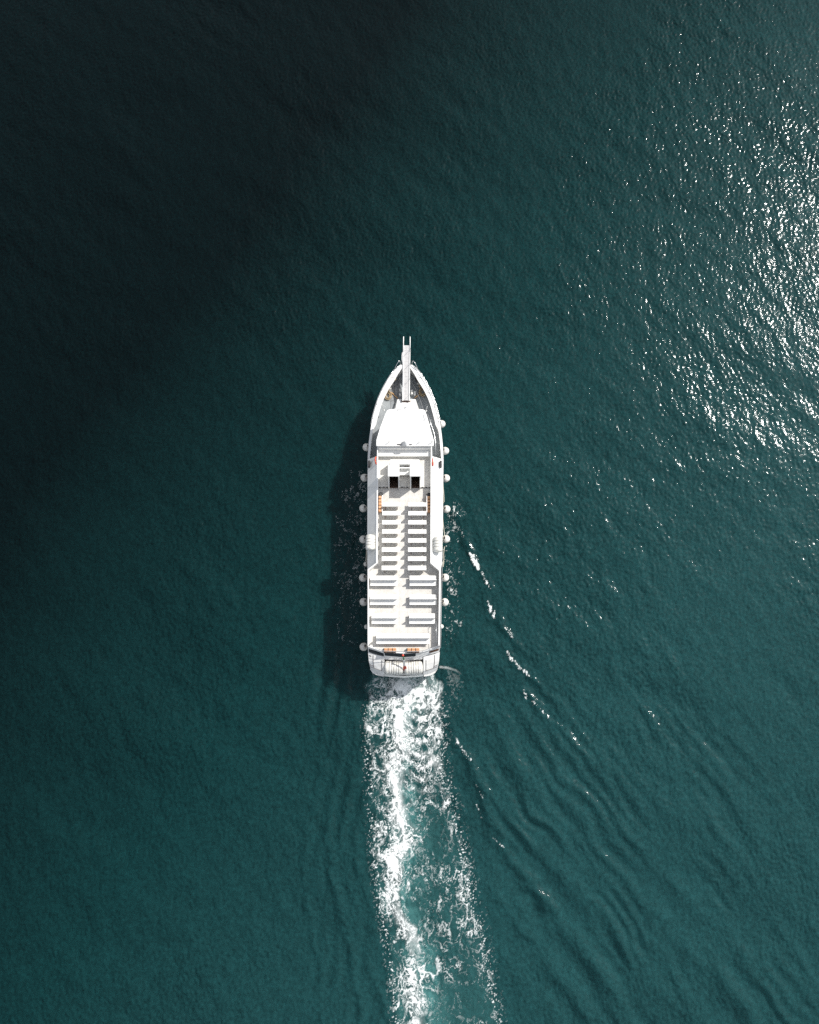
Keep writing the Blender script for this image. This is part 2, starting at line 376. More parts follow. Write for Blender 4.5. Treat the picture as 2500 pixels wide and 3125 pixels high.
def geo(a, b, ratio, first):
    out = []; s = first; v = a
    while abs(v) < abs(b): v += math.copysign(s, b-a); out.append(v); s *= ratio
    return out
xs = np.concatenate([np.array(geo(X0, -9000, 1.35, .3))[::-1], np.arange(X0, X1+1e-6, DX), np.array(geo(X1, 9000, 1.35, .3))])
ys = np.concatenate([np.array(geo(Y0, -9000, 1.35, .3))[::-1], np.arange(Y0, Y1+1e-6, DX), np.array(geo(Y1, 9000, 1.35, .3))])
def fade(x, y):
    return sstep(0, 6, x-X0)*sstep(0, 6, X1-x)*sstep(0, 4, y-Y0)*sstep(0, 4, Y1-y)
def surf(x, y):
    g = 0.30 + 1.3*fbm(x*0.10, y*0.07, 21, 3)      # gust patches
    px, py = proj(x, y)
    return (tile(x, y)*g + wake_height(x, y))
def grid_mesh(name, XX, YY, ZZ, keep=None):
    ny, nx = XX.shape
    idx = np.arange(nx*ny).reshape(ny, nx)
    q = np.stack([idx[:-1,:-1], idx[:-1,1:], idx[1:,1:], idx[1:,:-1]], -1).reshape(-1, 4)
    vmask = None
    if keep is not None:
        k = (keep[:-1,:-1] | keep[:-1,1:] | keep[1:,1:] | keep[1:,:-1]).reshape(-1)
        q = q[k]
        used = np.unique(q); remap = np.full(nx*ny, -1); remap[used] = np.arange(len(used)); q = remap[q]; vmask = used
    co_ = np.stack([XX, YY, ZZ], -1).reshape(-1, 3).astype(np.float32)
    if vmask is not None: co_ = co_[vmask]
    me = bpy.data.meshes.new(name)
    me.vertices.add(len(co_)); me.vertices.foreach_set('co', co_.ravel())
    me.loops.add(q.size); me.loops.foreach_set('vertex_index', q.ravel().astype(np.int32))
    me.polygons.add(len(q)); me.polygons.foreach_set('loop_start', np.arange(0, q.size, 4, dtype=np.int32))
    me.polygons.foreach_set('use_smooth', np.ones(len(q), bool))
    me.update(calc_edges=True)
    return me, vmask
XX, YY = np.meshgrid(xs, ys)
ZZ = np.zeros(XX.shape); BB = np.zeros(XX.shape)
inn = (XX >= X0) & (XX <= X1) & (YY >= Y0) & (YY <= Y1)
ZZ[inn] = surf(XX[inn], YY[inn]) * fade(XX[inn], YY[inn])
ZZ += WZ
me, _ = grid_mesh('sea_water', XX, YY, ZZ)
wk = (XX > -6) & (XX < 12) & (YY > -29) & (YY < 27)
f_, b_ = foam_field(XX[wk], YY[wk]); BB[wk] = b_
at = me.attributes.new('height', 'FLOAT', 'POINT'); at.data.foreach_set('value', ZZ.astype(np.float32).ravel())
at = me.attributes.new('bubbles', 'FLOAT', 'POINT'); at.data.foreach_set('value', BB.astype(np.float32).ravel())
m, t, b = newmat('sea_water')
tc = t.nodes.new('ShaderNodeTexCoord')
def N(kind, **kw):
    n = t.nodes.new(kind)
    for k, v in kw.items(): n.inputs[k].default_value = v
    return n
# uneven light painted into the water colour: dark off the port bow, teal aft
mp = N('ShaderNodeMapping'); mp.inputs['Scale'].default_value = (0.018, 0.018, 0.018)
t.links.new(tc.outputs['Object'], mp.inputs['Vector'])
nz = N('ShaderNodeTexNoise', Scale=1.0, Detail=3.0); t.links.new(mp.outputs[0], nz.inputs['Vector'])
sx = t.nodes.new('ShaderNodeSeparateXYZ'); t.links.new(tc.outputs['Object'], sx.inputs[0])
def math_(op, a, b_=None, c=None):
    n = t.nodes.new('ShaderNodeMath'); n.operation = op
    for i, v in enumerate((a, b_, c)):
        if v is None: continue
        if isinstance(v, (int, float)): n.inputs[i].default_value = v
        else: t.links.new(v, n.inputs[i])
    return n.outputs[0]
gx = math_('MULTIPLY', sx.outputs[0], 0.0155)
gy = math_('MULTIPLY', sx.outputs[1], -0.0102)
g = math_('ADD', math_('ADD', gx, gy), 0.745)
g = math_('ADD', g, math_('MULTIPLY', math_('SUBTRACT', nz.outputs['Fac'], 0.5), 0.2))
fz = N('ShaderNodeTexNoise', Scale=2.6, Detail=4.0, Roughness=0.7); t.links.new(tc.outputs['Object'], fz.inputs['Vector'])  # ripple light and shade put into the colour as fine random flecks
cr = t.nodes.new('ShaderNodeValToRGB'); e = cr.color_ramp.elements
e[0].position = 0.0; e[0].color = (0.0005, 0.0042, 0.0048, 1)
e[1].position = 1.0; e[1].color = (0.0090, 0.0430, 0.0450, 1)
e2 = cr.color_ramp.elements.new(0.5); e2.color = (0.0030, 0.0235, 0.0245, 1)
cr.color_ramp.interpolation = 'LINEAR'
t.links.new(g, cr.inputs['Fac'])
ab = t.nodes.new('ShaderNodeAttribute'); ab.attribute_name = 'bubbles'
fzr = t.nodes.new('ShaderNodeMapRange'); t.links.new(fz.outputs['Fac'], fzr.inputs['Value'])
for k_, v_ in (('From Min', .3), ('From Max', .7), ('To Min', .72), ('To Max', 1.3)): fzr.inputs[k_].default_value = v_
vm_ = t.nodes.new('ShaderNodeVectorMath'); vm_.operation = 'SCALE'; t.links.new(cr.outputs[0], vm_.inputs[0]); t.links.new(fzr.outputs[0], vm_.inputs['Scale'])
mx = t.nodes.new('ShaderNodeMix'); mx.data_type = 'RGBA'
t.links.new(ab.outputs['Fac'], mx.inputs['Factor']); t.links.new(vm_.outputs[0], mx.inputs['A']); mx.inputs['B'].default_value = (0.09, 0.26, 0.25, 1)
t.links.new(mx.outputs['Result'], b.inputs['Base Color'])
b.inputs['Specular IOR Level'].default_value = 0.0; b.inputs['Roughness'].default_value = 1.0
b.subsurface_method = 'BURLEY'
b.inputs['Subsurface Weight'].default_value = 0.66; b.inputs['Subsurface Radius'].default_value = (0.6, 1.0, 1.0); b.inputs['Subsurface Scale'].default_value = 2.2
mp2 = N('ShaderNodeMapping'); mp2.inputs['Scale'].default_value = (1.0, 0.62, 1.0); mp2.inputs['Rotation'].default_value = (0, 0, R(-14))
t.links.new(tc.outputs['Object'], mp2.inputs['Vector'])
n1 = N('ShaderNodeTexNoise', Scale=7.5, Detail=3.0, Roughness=0.6, Distortion=0.4); t.links.new(mp2.outputs[0], n1.inputs['Vector'])
bp = N('ShaderNodeBump', Strength=1.0, Distance=0.012); t.links.new(n1.outputs['Fac'], bp.inputs['Height'])
# light coming back up out of the water is bent by every ripple: steeper normals for the body colour than for the mirror surface
ah = t.nodes.new('ShaderNodeAttribute'); ah.attribute_name = 'height'
bp2 = N('ShaderNodeBump', Strength=1.0, Distance=3.2); t.links.new(ah.outputs['Fac'], bp2.inputs['Height'])
bp3 = N('ShaderNodeBump', Strength=1.0, Distance=0.055); t.links.new(n1.outputs['Fac'], bp3.inputs['Height']); t.links.new(bp2.outputs['Normal'], bp3.inputs['Normal'])
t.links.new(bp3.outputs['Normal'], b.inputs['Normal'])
gl = N('ShaderNodeBsdfGlossy', Roughness=0.095); t.links.new(bp.outputs['Normal'], gl.inputs['Normal'])
fr = N('ShaderNodeFresnel', IOR=1.333); fm = math_('MULTIPLY', fr.outputs[0], 0.6)
gl2 = N('ShaderNodeBsdfGlossy', Roughness=0.30); t.links.new(bp.outputs['Normal'], gl2.inputs['Normal'])
mg = t.nodes.new('ShaderNodeMixShader'); mg.inputs[0].default_value = 0.12; t.links.new(gl.outputs[0], mg.inputs[1]); t.links.new(gl2.outputs[0], mg.inputs[2])
ms = t.nodes.new('ShaderNodeMixShader'); t.links.new(fm, ms.inputs[0]); t.links.new(b.outputs[0], ms.inputs[1]); t.links.new(mg.outputs[0], ms.inputs[2])
t.links.new(ms.outputs[0], t.nodes['Material Output'].inputs['Surface'])
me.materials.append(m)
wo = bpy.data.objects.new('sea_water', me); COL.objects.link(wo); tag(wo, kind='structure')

# ---- foam and painted crest glints: one raised, broken-up sheet
FD = 0.05
fxs = np.arange(-7, 13.01, FD); fys = np.arange(-28.5, 27, FD)
FX, FY = np.meshgrid(fxs, fys)
FF, _b = foam_field(FX, FY)
FZ = WZ + surf(FX, FY)*fade(FX, FY) + 0.012 + 0.05*FF + 0.05*FF*(fbm(FX*3, FY*3, 701, 3)-0.5)
fme, vm = grid_mesh('wake_foam_glints', FX, FY, FZ, FF > 0.04)
at = fme.attributes.new('foam', 'FLOAT', 'POINT'); at.data.foreach_set('value', FF.ravel()[vm].astype(np.float32))
m, t, b = newmat('sea_foam_glints')
at_ = t.nodes.new('ShaderNodeAttribute'); at_.attribute_name = 'foam'
tc = t.nodes.new('ShaderNodeTexCoord')
n1 = N('ShaderNodeTexNoise', Scale=13.0, Detail=3.0, Roughness=0.65); t.links.new(tc.outputs['Object'], n1.inputs['Vector'])
a = math_('MULTIPLY', at_.outputs['Fac'], math_('ADD', 0.45, math_('MULTIPLY', n1.outputs['Fac'], 1.1)))
mr = t.nodes.new('ShaderNodeMapRange'); t.links.new(a, mr.inputs['Value'])
mr.inputs['From Min'].default_value = 0.0; mr.inputs['From Max'].default_value = 0.95
t.links.new(mr.outputs[0], b.inputs['Alpha'])
b.inputs['Base Color'].default_value = (0.76, 0.79, 0.78, 1); b.inputs['Roughness'].default_value = 0.6
fme.materials.append(m)
fo = bpy.data.objects.new('wake_foam_glints', fme); COL.objects.link(fo)
tag(fo, 'white churned foam of the wake behind and beside the ferry, with painted sun glints on the side waves', 'foam', kind='stuff')

# ================================================================== FERRY
DK, DK2 = 4.10, 4.26            # aft and forward level of the upper deck
FD_Z = 2.2
ferry = empty('passenger_ferry', V(1236, 1560, WZ), 'long white passenger ferry with open upper deck heading away from its wake', 'ferry')
bpy.context.view_layer.update()
FW = ferry.matrix_world.inverted()
def part(name, bm, mat, parent=None, **k):
    """parts are authored in world metres; put them in the ferry's frame"""
    par = ferry if parent is None else parent
    for v in bm.verts: v.co = FW @ v.co
    return obj(name, bm, mat, par, **k)

GW = np.array([(1103,2,3.7),(1110,14,3.7),(1118,25,3.68),(1128,35,3.62),(1143,46,3.56),(1158,55.5,3.5),(1187,71.5,3.4),(1217,84.5,3.3),(1246,93.5,3.22),(1275,101,3.16),(1309,106.5,3.12),(1345,111,3.1),(1398,114.5,3.1),
               (1404,115,4.0),(1500,115.2,4.02),(1600,114.8,4.02),(1700,114,4.02),(1800,113,4.02),(1900,112,4.02),(1972,111,4.02)])
def gw(py): return float(np.interp(py, GW[:,0], GW[:,1])), float(np.interp(py, GW[:,0], GW[:,2]))
# hull: lofted sections. each: side offset factor by height
def hull_section(x, y, z, c, t_bow, mir):
    """points from gunwale to keel for one side"""
    hw = abs(x-c); f = t_bow
    out = [(x, y, z)]
    for zz, k, ya in ((min(z-0.35, 3.0), 0.985, 0.1), (1.9, 0.95, 0.5), (0.9, 0.90, 1.2), (0.0, 0.83, 1.9), (WZ, 0.76, 2.4), (-1.9, 0.45, 3.0)):
        kk = k*(1-f) + (k**2.6)*f
        out.append((c + mir*hw*kk, y - ya*f*0.8, zz))
    return out
bm = bmesh.new()
stern_pts = [(1989,110.3,3.66),(2015,107.8,3.29),(2036.5,103,2.90),(2047.5,96,2.53),(2055,82,2.54),(2058.5,62,2.56),(2062,60,1.1),(2065.5,44,1.02),(2068,0,1.0)]
stations = [tuple(r) for r in GW] + stern_pts
for mir in (-1, 1):
    rows = []
    for py, hw, z in stations:
        x, y = P(CX(py)+mir*hw, py, z); c, _ = P(CX(py), py, z)
        f = float(np.clip((1400-py)/300, 0, 1))
        if py > 1985:
            rows.append([(x, y, z)] + [(c+(x-c)*k, y + (1.05-zz)*0.12, zz) for zz, k in ((min(z-0.05, 2.6), .995), (min(z-.1, 1.6), .985), (min(z-.15, .9), .97), (0.0, .95), (WZ, .92), (-1.9, .8))])
        else: rows.append(hull_section(x, y, z, c, f, mir))
    vr = [[bm.verts.new(p) for p in r] for r in rows]
    for a, b2 in zip(vr, vr[1:]):
        for i in range(len(a)-1):
            try: bm.faces.new((a[i], b2[i], b2[i+1], a[i+1]))
            except ValueError: pass
bmesh.ops.remove_doubles(bm, verts=bm.verts[:], dist=0.01)
hull = part('hull', bm, 'hull')
# rub rail
bm = bmesh.new()
for mir in (-1, 1):
    pts = []
    for py in list(range(1125, 2000, 25)):
        hw, z = gw(py); zz = 3.0 if py < 1400 else 3.0
        x, y = P(CX(py)+mir*(hw+0.3), py, z); pts.append((x, y - (0.1*np.clip((1400-py)/300,0,1)), min(z-0.28, 2.95)))
    tube(bm, pts, 0.06, 8)
part('rub_rail', bm, 'grey', smooth=True)

# foredeck
bm = bmesh.new()
L_, R_ = [], []
for py in (1126, 1135, 1150, 1170, 1190, 1217, 1246, 1275, 1309, 1345, 1420):
    hw, z = gw(py); x, y = P(CX(py)-hw, py, z); x2, _ = P(CX(py)+hw, py, z); c = (x+x2)/2; k = 0.90 if py < 1250 else 0.955
    L_.append((c+(x-c)*k, y, FD_Z)); R_.append((c+(x2-c)*k, y, FD_Z))
strip(bm, L_, R_)
part('foredeck', bm, 'fore')
# plank seams / trench covers on the foredeck
bm = bmesh.new()
for (a, b2, wd) in [((1197,1155),(1192,1248),.03),((1205,1150),(1203,1245),.025),((1216,1140),(1214,1222),.05),((1192,1226),(1214,1214),.03),((1194,1188),(1216,1172),.03),((1212,1222),(1203,1248),.05)]:
    p, q = Vector(V(*a, FD_Z+.006)), Vector(V(*b2, FD_Z+.006)); n = (q-p).cross(Vector((0,0,1))).normalized()*wd/2
    quad(bm, p-n, q-n, q+n, p+n)
part('deck_seams', bm, 'line')
# bulwark with broad capping rail
inner = np.array([(1118,9),(1128,16),(1143,26),(1158,34),(1182,50),(1212,66),(1236,75),(1275,86),(1296,91),(1304,95.5),(1312,100),(1345,104.5),(1398,109)])
bm = bmesh.new()
for mir in (-1, 1):
    O, I, ID, OB = [], [], [], []
    for py in (1113, 1118, 1124, 1132, 1143, 1158, 1172, 1187, 1202, 1217, 1232, 1246, 1260, 1275, 1288, 1296, 1302, 1308, 1314, 1330, 1345, 1370, 1402):
        hw, z = gw(min(py, 1397)); hi = float(np.interp(py, inner[:,0], inner[:,1]))
        if py < 1118: hi = 9
        hw_ = max(hw, hi+5)
        O.append(V(CX(py)+mir*(hw_+.6), py, z+.03)); I.append(V(CX(py)+mir*hi, py, z+.03))
        x, y = P(CX(py)+mir*hi, py, z); c, _ = P(CX(py), py, z)
        x2, y2 = P(CX(py)+mir*hw, py, z)
        t_ = 0.6 if py < 1300 else 0.3
        ID.append((x+(x2-x)*t_*0.6, y, FD_Z-.05)); OB.append((O[-1][0], O[-1][1], z-.06))
    strip(bm, O, I); strip(bm, I, ID); strip(bm, O, OB)
    quad(bm, O[0], I[0], (I[0][0], I[0][1], z_ := 2.6), (O[0][0], O[0][1], 2.6))
bulwark = part('bulwark', bm, 'white')
# seams across the capping rail, small fittings
bm = bmesh.new()
for mir in (-1, 1):
    for py in (1150, 1196, 1240, 1283):
        hw, z = gw(py); hi = float(np.interp(py, inner[:,0], inner[:,1]))
        a = Vector(V(CX(py)+mir*(hw-1), py+4, z+.036)); b2 = Vector(V(CX(py)+mir*(hi+1), py-1, z+.036)); n = Vector((0, .012, 0))
        quad(bm, a-n, b2-n, b2+n, a+n)
        lathe(bm, [(0,.05),(.03,.05),(.035,0)], Matrix.Translation(V(CX(py)+mir*(hw-3), py-6, z+.03)), 8)
part('rail_fittings', bm, 'line', bulwark)
# thin outboard pipe rail round the bow
bm = bmesh.new()
for mir in (-1, 1):
    pts = [V(CX(py)+mir*(gw(py)[0]+2.6), py, gw(py)[1]+.22) for py in range(1128, 1305, 12)]
    tube(bm, pts, .022, 6)
    for p in pts[::3]: tube(bm, [p, (p[0]-mir*.07, p[1], p[2]-.25)], .015, 5)
    # pulpit hoop
    z = 3.95
    hoop = [V(CX(1128)+mir*36, 1128, 3.75), V(CX(1118)+mir*32, 1118, z), V(CX(1108)+mir*27, 1108, z+.15), V(CX(1101)+mir*21.5, 1101, z+.2), V(CX(1101)+mir*19, 1102, z+.1), V(CX(1110)+mir*17.5, 1112, 3.75)]
    tube(bm, hoop, .025, 6)
    tube(bm, [V(CX(1126)+mir*34, 1126, 3.75), V(CX(1121)+mir*26, 1121, 3.72), V(CX(1118)+mir*21, 1116, 3.7)], .02, 6)
part('pulpit_rail', bm, 'metal', smooth=True)
# roller fairleads at the stem
for mir in (-1, 1):
    bm = bmesh.new()
    slab(bm, [V(CX(1120)+mir*14, 1120, 3.62), V(CX(1118)+mir*20, 1118, 3.62), V(CX(1132)+mir*28, 1133, 3.55), V(CX(1132)+mir*22, 1136, 3.55)], .15)
    part('fairlead', bm, 'grey', bevel=.02)
# mooring bollards and cleats on the foredeck
for px, py in ((1222,1193),(1222,1207),(1257,1196),(1257,1204),(1266,1200),(1266,1206)):
    bm = bmesh.new(); lathe(bm, [(.10,0),(.07,.05),(.07,.28),(.11,.31),(.11,.36),(0,.37)], Matrix.Translation(V(px, py, FD_Z)), 12)
    part('bollard', bm, 'white', smooth=True)
# side handrail in the port and starboard alleys
bm = bmesh.new()
for mir in (-1, 1):
    pts = [V(CX(py)+mir*u, py, 3.05) for py, u in ((1262,66),(1290,76),(1325,88),(1350,91),(1392,93))]
    if mir == 1: tube(bm, pts, .025, 6)
    for py in (1320, 1350, 1372, 1390):
        a = V(CX(py)+mir*(gw(py)[0]-6), py, 3.05); tube(bm, [a, (a[0]-mir*.14, a[1]-.1, a[2]-.1)], .03, 5)
part('alley_handrail', bm, 'metal', smooth=True)
# starboard pipe line on foredeck
bm = bmesh.new()
tube(bm, [V(CX(1160)+13, 1163, FD_Z+.08), V(1268, 1185, FD_Z+.08), V(1283, 1220, FD_Z+.08), V(1293, 1250, FD_Z+.08), V(1300,1275,FD_Z+.08)], .05, 6)
part('deck_pipe', bm, 'grey', smooth=True)

# trunk cabin
bm = bmesh.new()
hexa(bm, [V(1211,1219,FD_Z), V(1270,1219,FD_Z), V(1281,1256,FD_Z), V(1200,1256,FD_Z)], [V(1213.5,1218,2.72), V(1268,1218,2.72), V(1277,1256,2.95), V(1205,1256,2.95)])
trunk = part('trunk_cabin', bm, 'white', bevel=.04)
bm = bmesh.new()
boxpx(bm, 1225, 1221, 1253, 1226, 2.84, 2.70); part('gangway_foot', bm, 'brown')
bm = bmesh.new(); lathe(bm, [(.16,0),(.15,.05),(0,.09)], Matrix.Translation(V(1239,1246,2.93)), 14); part('vent_cap', bm, 'grey', trunk, smooth=True)

# wheelhouse body and roof
RZ = 5.5
roof = [(1188,1249,5.34),(1205,1247.5,5.36),(1238,1246.5,5.38),(1275,1247.5,5.36),(1291,1249,5.34),(1297,1252,5.34),(1303,1268,5.42),(1314,1308,5.47),(1323.5,1343,RZ),(1323.5,1361,RZ),(1148.5,1361,RZ),(1148.5,1343,RZ),(1159,1308,5.47),(1174,1268,5.42),(1181,1252,5.34)]
bm = bmesh.new()
top = [V(*p) for p in roof]
slab(bm, top, .12)
rf = part('wheelhouse_roof', bm, 'white', bevel=.035)
bm = bmesh.new()
crease = [V(1149.5, 1345.3, RZ+.004), V(1322.5, 1345.3, RZ+.004)]
quad(bm, crease[0], crease[1], (crease[1][0], crease[1][1]-.03, RZ+.004), (crease[0][0], crease[0][1]-.03, RZ+.004))
part('roof_seam', bm, 'grey', rf)
bm = bmesh.new()
body = [(1190,1256),(1238,1254),(1290,1256),(1299,1275),(1318,1345),(1318,1361),(1154,1361),(1154,1345),(1177,1275)]
tp = []; bt = []
cxx = P(1237, 1310, 5.1)[0]
for a, b2 in body:
    x, y = P(a, b2, 5.37); tp.append((x, y, 5.37)); bt.append((cxx+(x-cxx)*1.0, y+(.25 if b2 < 1260 else 0), FD_Z))
hexa(bm, bt, tp); wh = part('wheelhouse', bm, 'white')
for i in (0, 1, 2, 3, 7, 8):          # window band
    a, b2 = Vector(tp[i]), Vector(tp[(i+1) % 9]); c, d = Vector(bt[i]), Vector(bt[(i+1) % 9])
    if (a-b2).length < .3: continue
    n = (b2-a).cross(c-a).normalized(); mid = (a+b2)/2 - Vector((cxx, P(1237,1310,5.1)[1], 5))
    if n.dot(mid) < 0: n = -n
    k = max(1, round((a-b2).length/1.1))
    for j in range(k):
        u0, u1 = (j+.1)/k, (j+.9)/k
        bm = bmesh.new()
        def pt(u, v): return a.lerp(b2, u).lerp(c.lerp(d, u), v)
        q = [pt(u0,.12), pt(u1,.12), pt(u1,.36), pt(u0,.36)]
        hexa(bm, [p-n*.02 for p in q], [p+n*.015 for p in q]); part('window', bm, 'dark', wh)
# lettering on the sloping front edge of the roof, read from the bow
xa, ya = P(1236.5, 1250.6, 5.38)
mw = FW @ Matrix.Translation((xa, ya, 5.386)) @ Matrix.Rotation(math.pi, 4, 'Z') @ Matrix.Rotation(R(8), 4, 'X') @ Matrix.Diagonal((1.7, .95, 1, 1))
text_mesh('lettering', 'TRAVELMAR', .155, 'letter', rf, mw)
bm = bmesh.new()
for (l, t_, r, b2) in ((1292,1266,1297,1268),(1292,1270,1294,1273),(1296,1275,1300,1278),(1293,1280,1297,1282)):
    boxpx(bm, l, t_+1, r, b2+.6, 5.49, 5.40)
part('roof_fitting', bm, 'grey', rf)
# radar scanner, posts, antennas
x, y = P(1234, 1353, RZ+.3)
bm = bmesh.new(); hexa(bm, [(x-.26,y-.24,RZ),(x+.26,y-.24,RZ),(x+.26,y+.2,RZ),(x-.26,y+.2,RZ)], [(x-.2,y-.18,RZ+.2),(x+.2,y-.18,RZ+.2),(x+.07,y+.12,RZ+.5),(x-.07,y+.12,RZ+.5)])
rad = part('radar_mount', bm, 'grey', bevel=.03)
bm = bmesh.new(); box(bm, x-.62, x-.28, y-.03, y+.03, RZ+.02, RZ+.09); box(bm, x+.42, x+.68, y-.03, y+.03, RZ+.02, RZ+.09); part('roof_vent', bm, 'line', rad)
for px in (1187, 1280, 1318):
    x, y = P(px, 1350, RZ)
    bm = bmesh.new(); tube(bm, [(x-.05,y,RZ),(x-.05,y,RZ+.38),(x,y-.02,RZ+.43),(x+.05,y,RZ+.38),(x+.05,y,RZ)], .022, 6); part('awning_bracket', bm, 'metal', smooth=True)
for (a, z0, b2, z1) in (((1301,1254),3.2,(1304,1240),4.3), ((1313,1295),3.3,(1315,1281),4.4), ((1172,1252),3.0,(1167,1234),3.9)):
    bm = bmesh.new(); tube(bm, [V(*a, z0), V(*b2, z1)], .025, 6); lathe(bm, [(.07,-.05),(.07,.1),(0,.12)], Matrix.Translation(V(*a, z0)), 8); part('whip_antenna', bm, 'white', smooth=True)

# ---- upper deck: forward (raised) and aft sheets, with two stair openings
HOLES = [(1190,1454,1215,1488), (1257,1454,1281,1488)]
bm = bmesh.new()
def rect(l, t_, r, b2, z, zb=None):
    x0, y1 = P(l, t_, z); x1, y0 = P(r, b2, z); quad(bm, (x0,y0,z), (x1,y0,z), (x1,y1,z), (x0,y1,z))
rect(1151,1392,1319,1455,DK2)
for l, r in ((1151,1189.5),(1215.5,1256.5),(1281.5,1319)): rect(l,1455,r,1487,DK2)
x0, yy = P(1151, 1487, DK2); x1, _ = P(1319, 1487, DK2)
for l, r in ((1151,1189.5),(1215.5,1256.5),(1281.5,1319)):
    a, _ = P(l, 1487, DK2); c, _ = P(r, 1487, DK2); quad(bm, (a,yy,DK2),(c,yy,DK2),(c,yy,DK-.05),(a,yy,DK-.05))
ya1 = P(0, 1488.2, DK2)[1]
def drect(l, r, y1, y0, z=DK):
    quad(bm, (l,y0,z),(r,y0,z),(r,y1,z),(l,y1,z))
hx = [P(v, 1488, DK2)[0] for v in (1151, 1190, 1215, 1257, 1281, 1319)]
drect(hx[0]-.05, hx[5]+.05, ya1, P(0,1720,DK)[1])
poly = [V(1150,1720,DK), V(1318,1720,DK), V(1343.5,1742,DK), V(1341,1972,DK), V(1291,1990,DK), V(1233,1994,DK), V(1172,1990,DK), V(1125,1972,DK), V(1124,1742,DK)]
bm.faces.new([bm.verts.new(p) for p in poly])
deck = part('upper_deck', bm, 'deck')
bm = bmesh.new()      # scuppers along the step
for l, r in ((1156,1163),(1168,1174),(1178,1184),(1224,1230),(1233,1236),(1240,1246),(1287,1292),(1298,1304),(1308,1314)):
    a, y = P(l, 1487, DK2); c, _ = P(r, 1487, DK2); box(bm, a, c, y-.02, y+.035, DK2-.02, DK2+.012)
part('deck_scupper', bm, 'black', deck)
bm = bmesh.new()      # soft seams in the plating
for py in (1560, 1640, 1720, 1800, 1860, 1920):
    a = V(1230, py, DK+.004); c = V(1236, py, DK+.004)
for px in (1221, 1246):
    a, b2 = V(px, 1492, DK+.004), V(px-1.5, 1980, DK+.004); quad(bm, a, (a[0]+.012,a[1],a[2]), (b2[0]+.012,b2[1],b2[2]), b2)
part('deck_seam', bm, 'grey', deck)

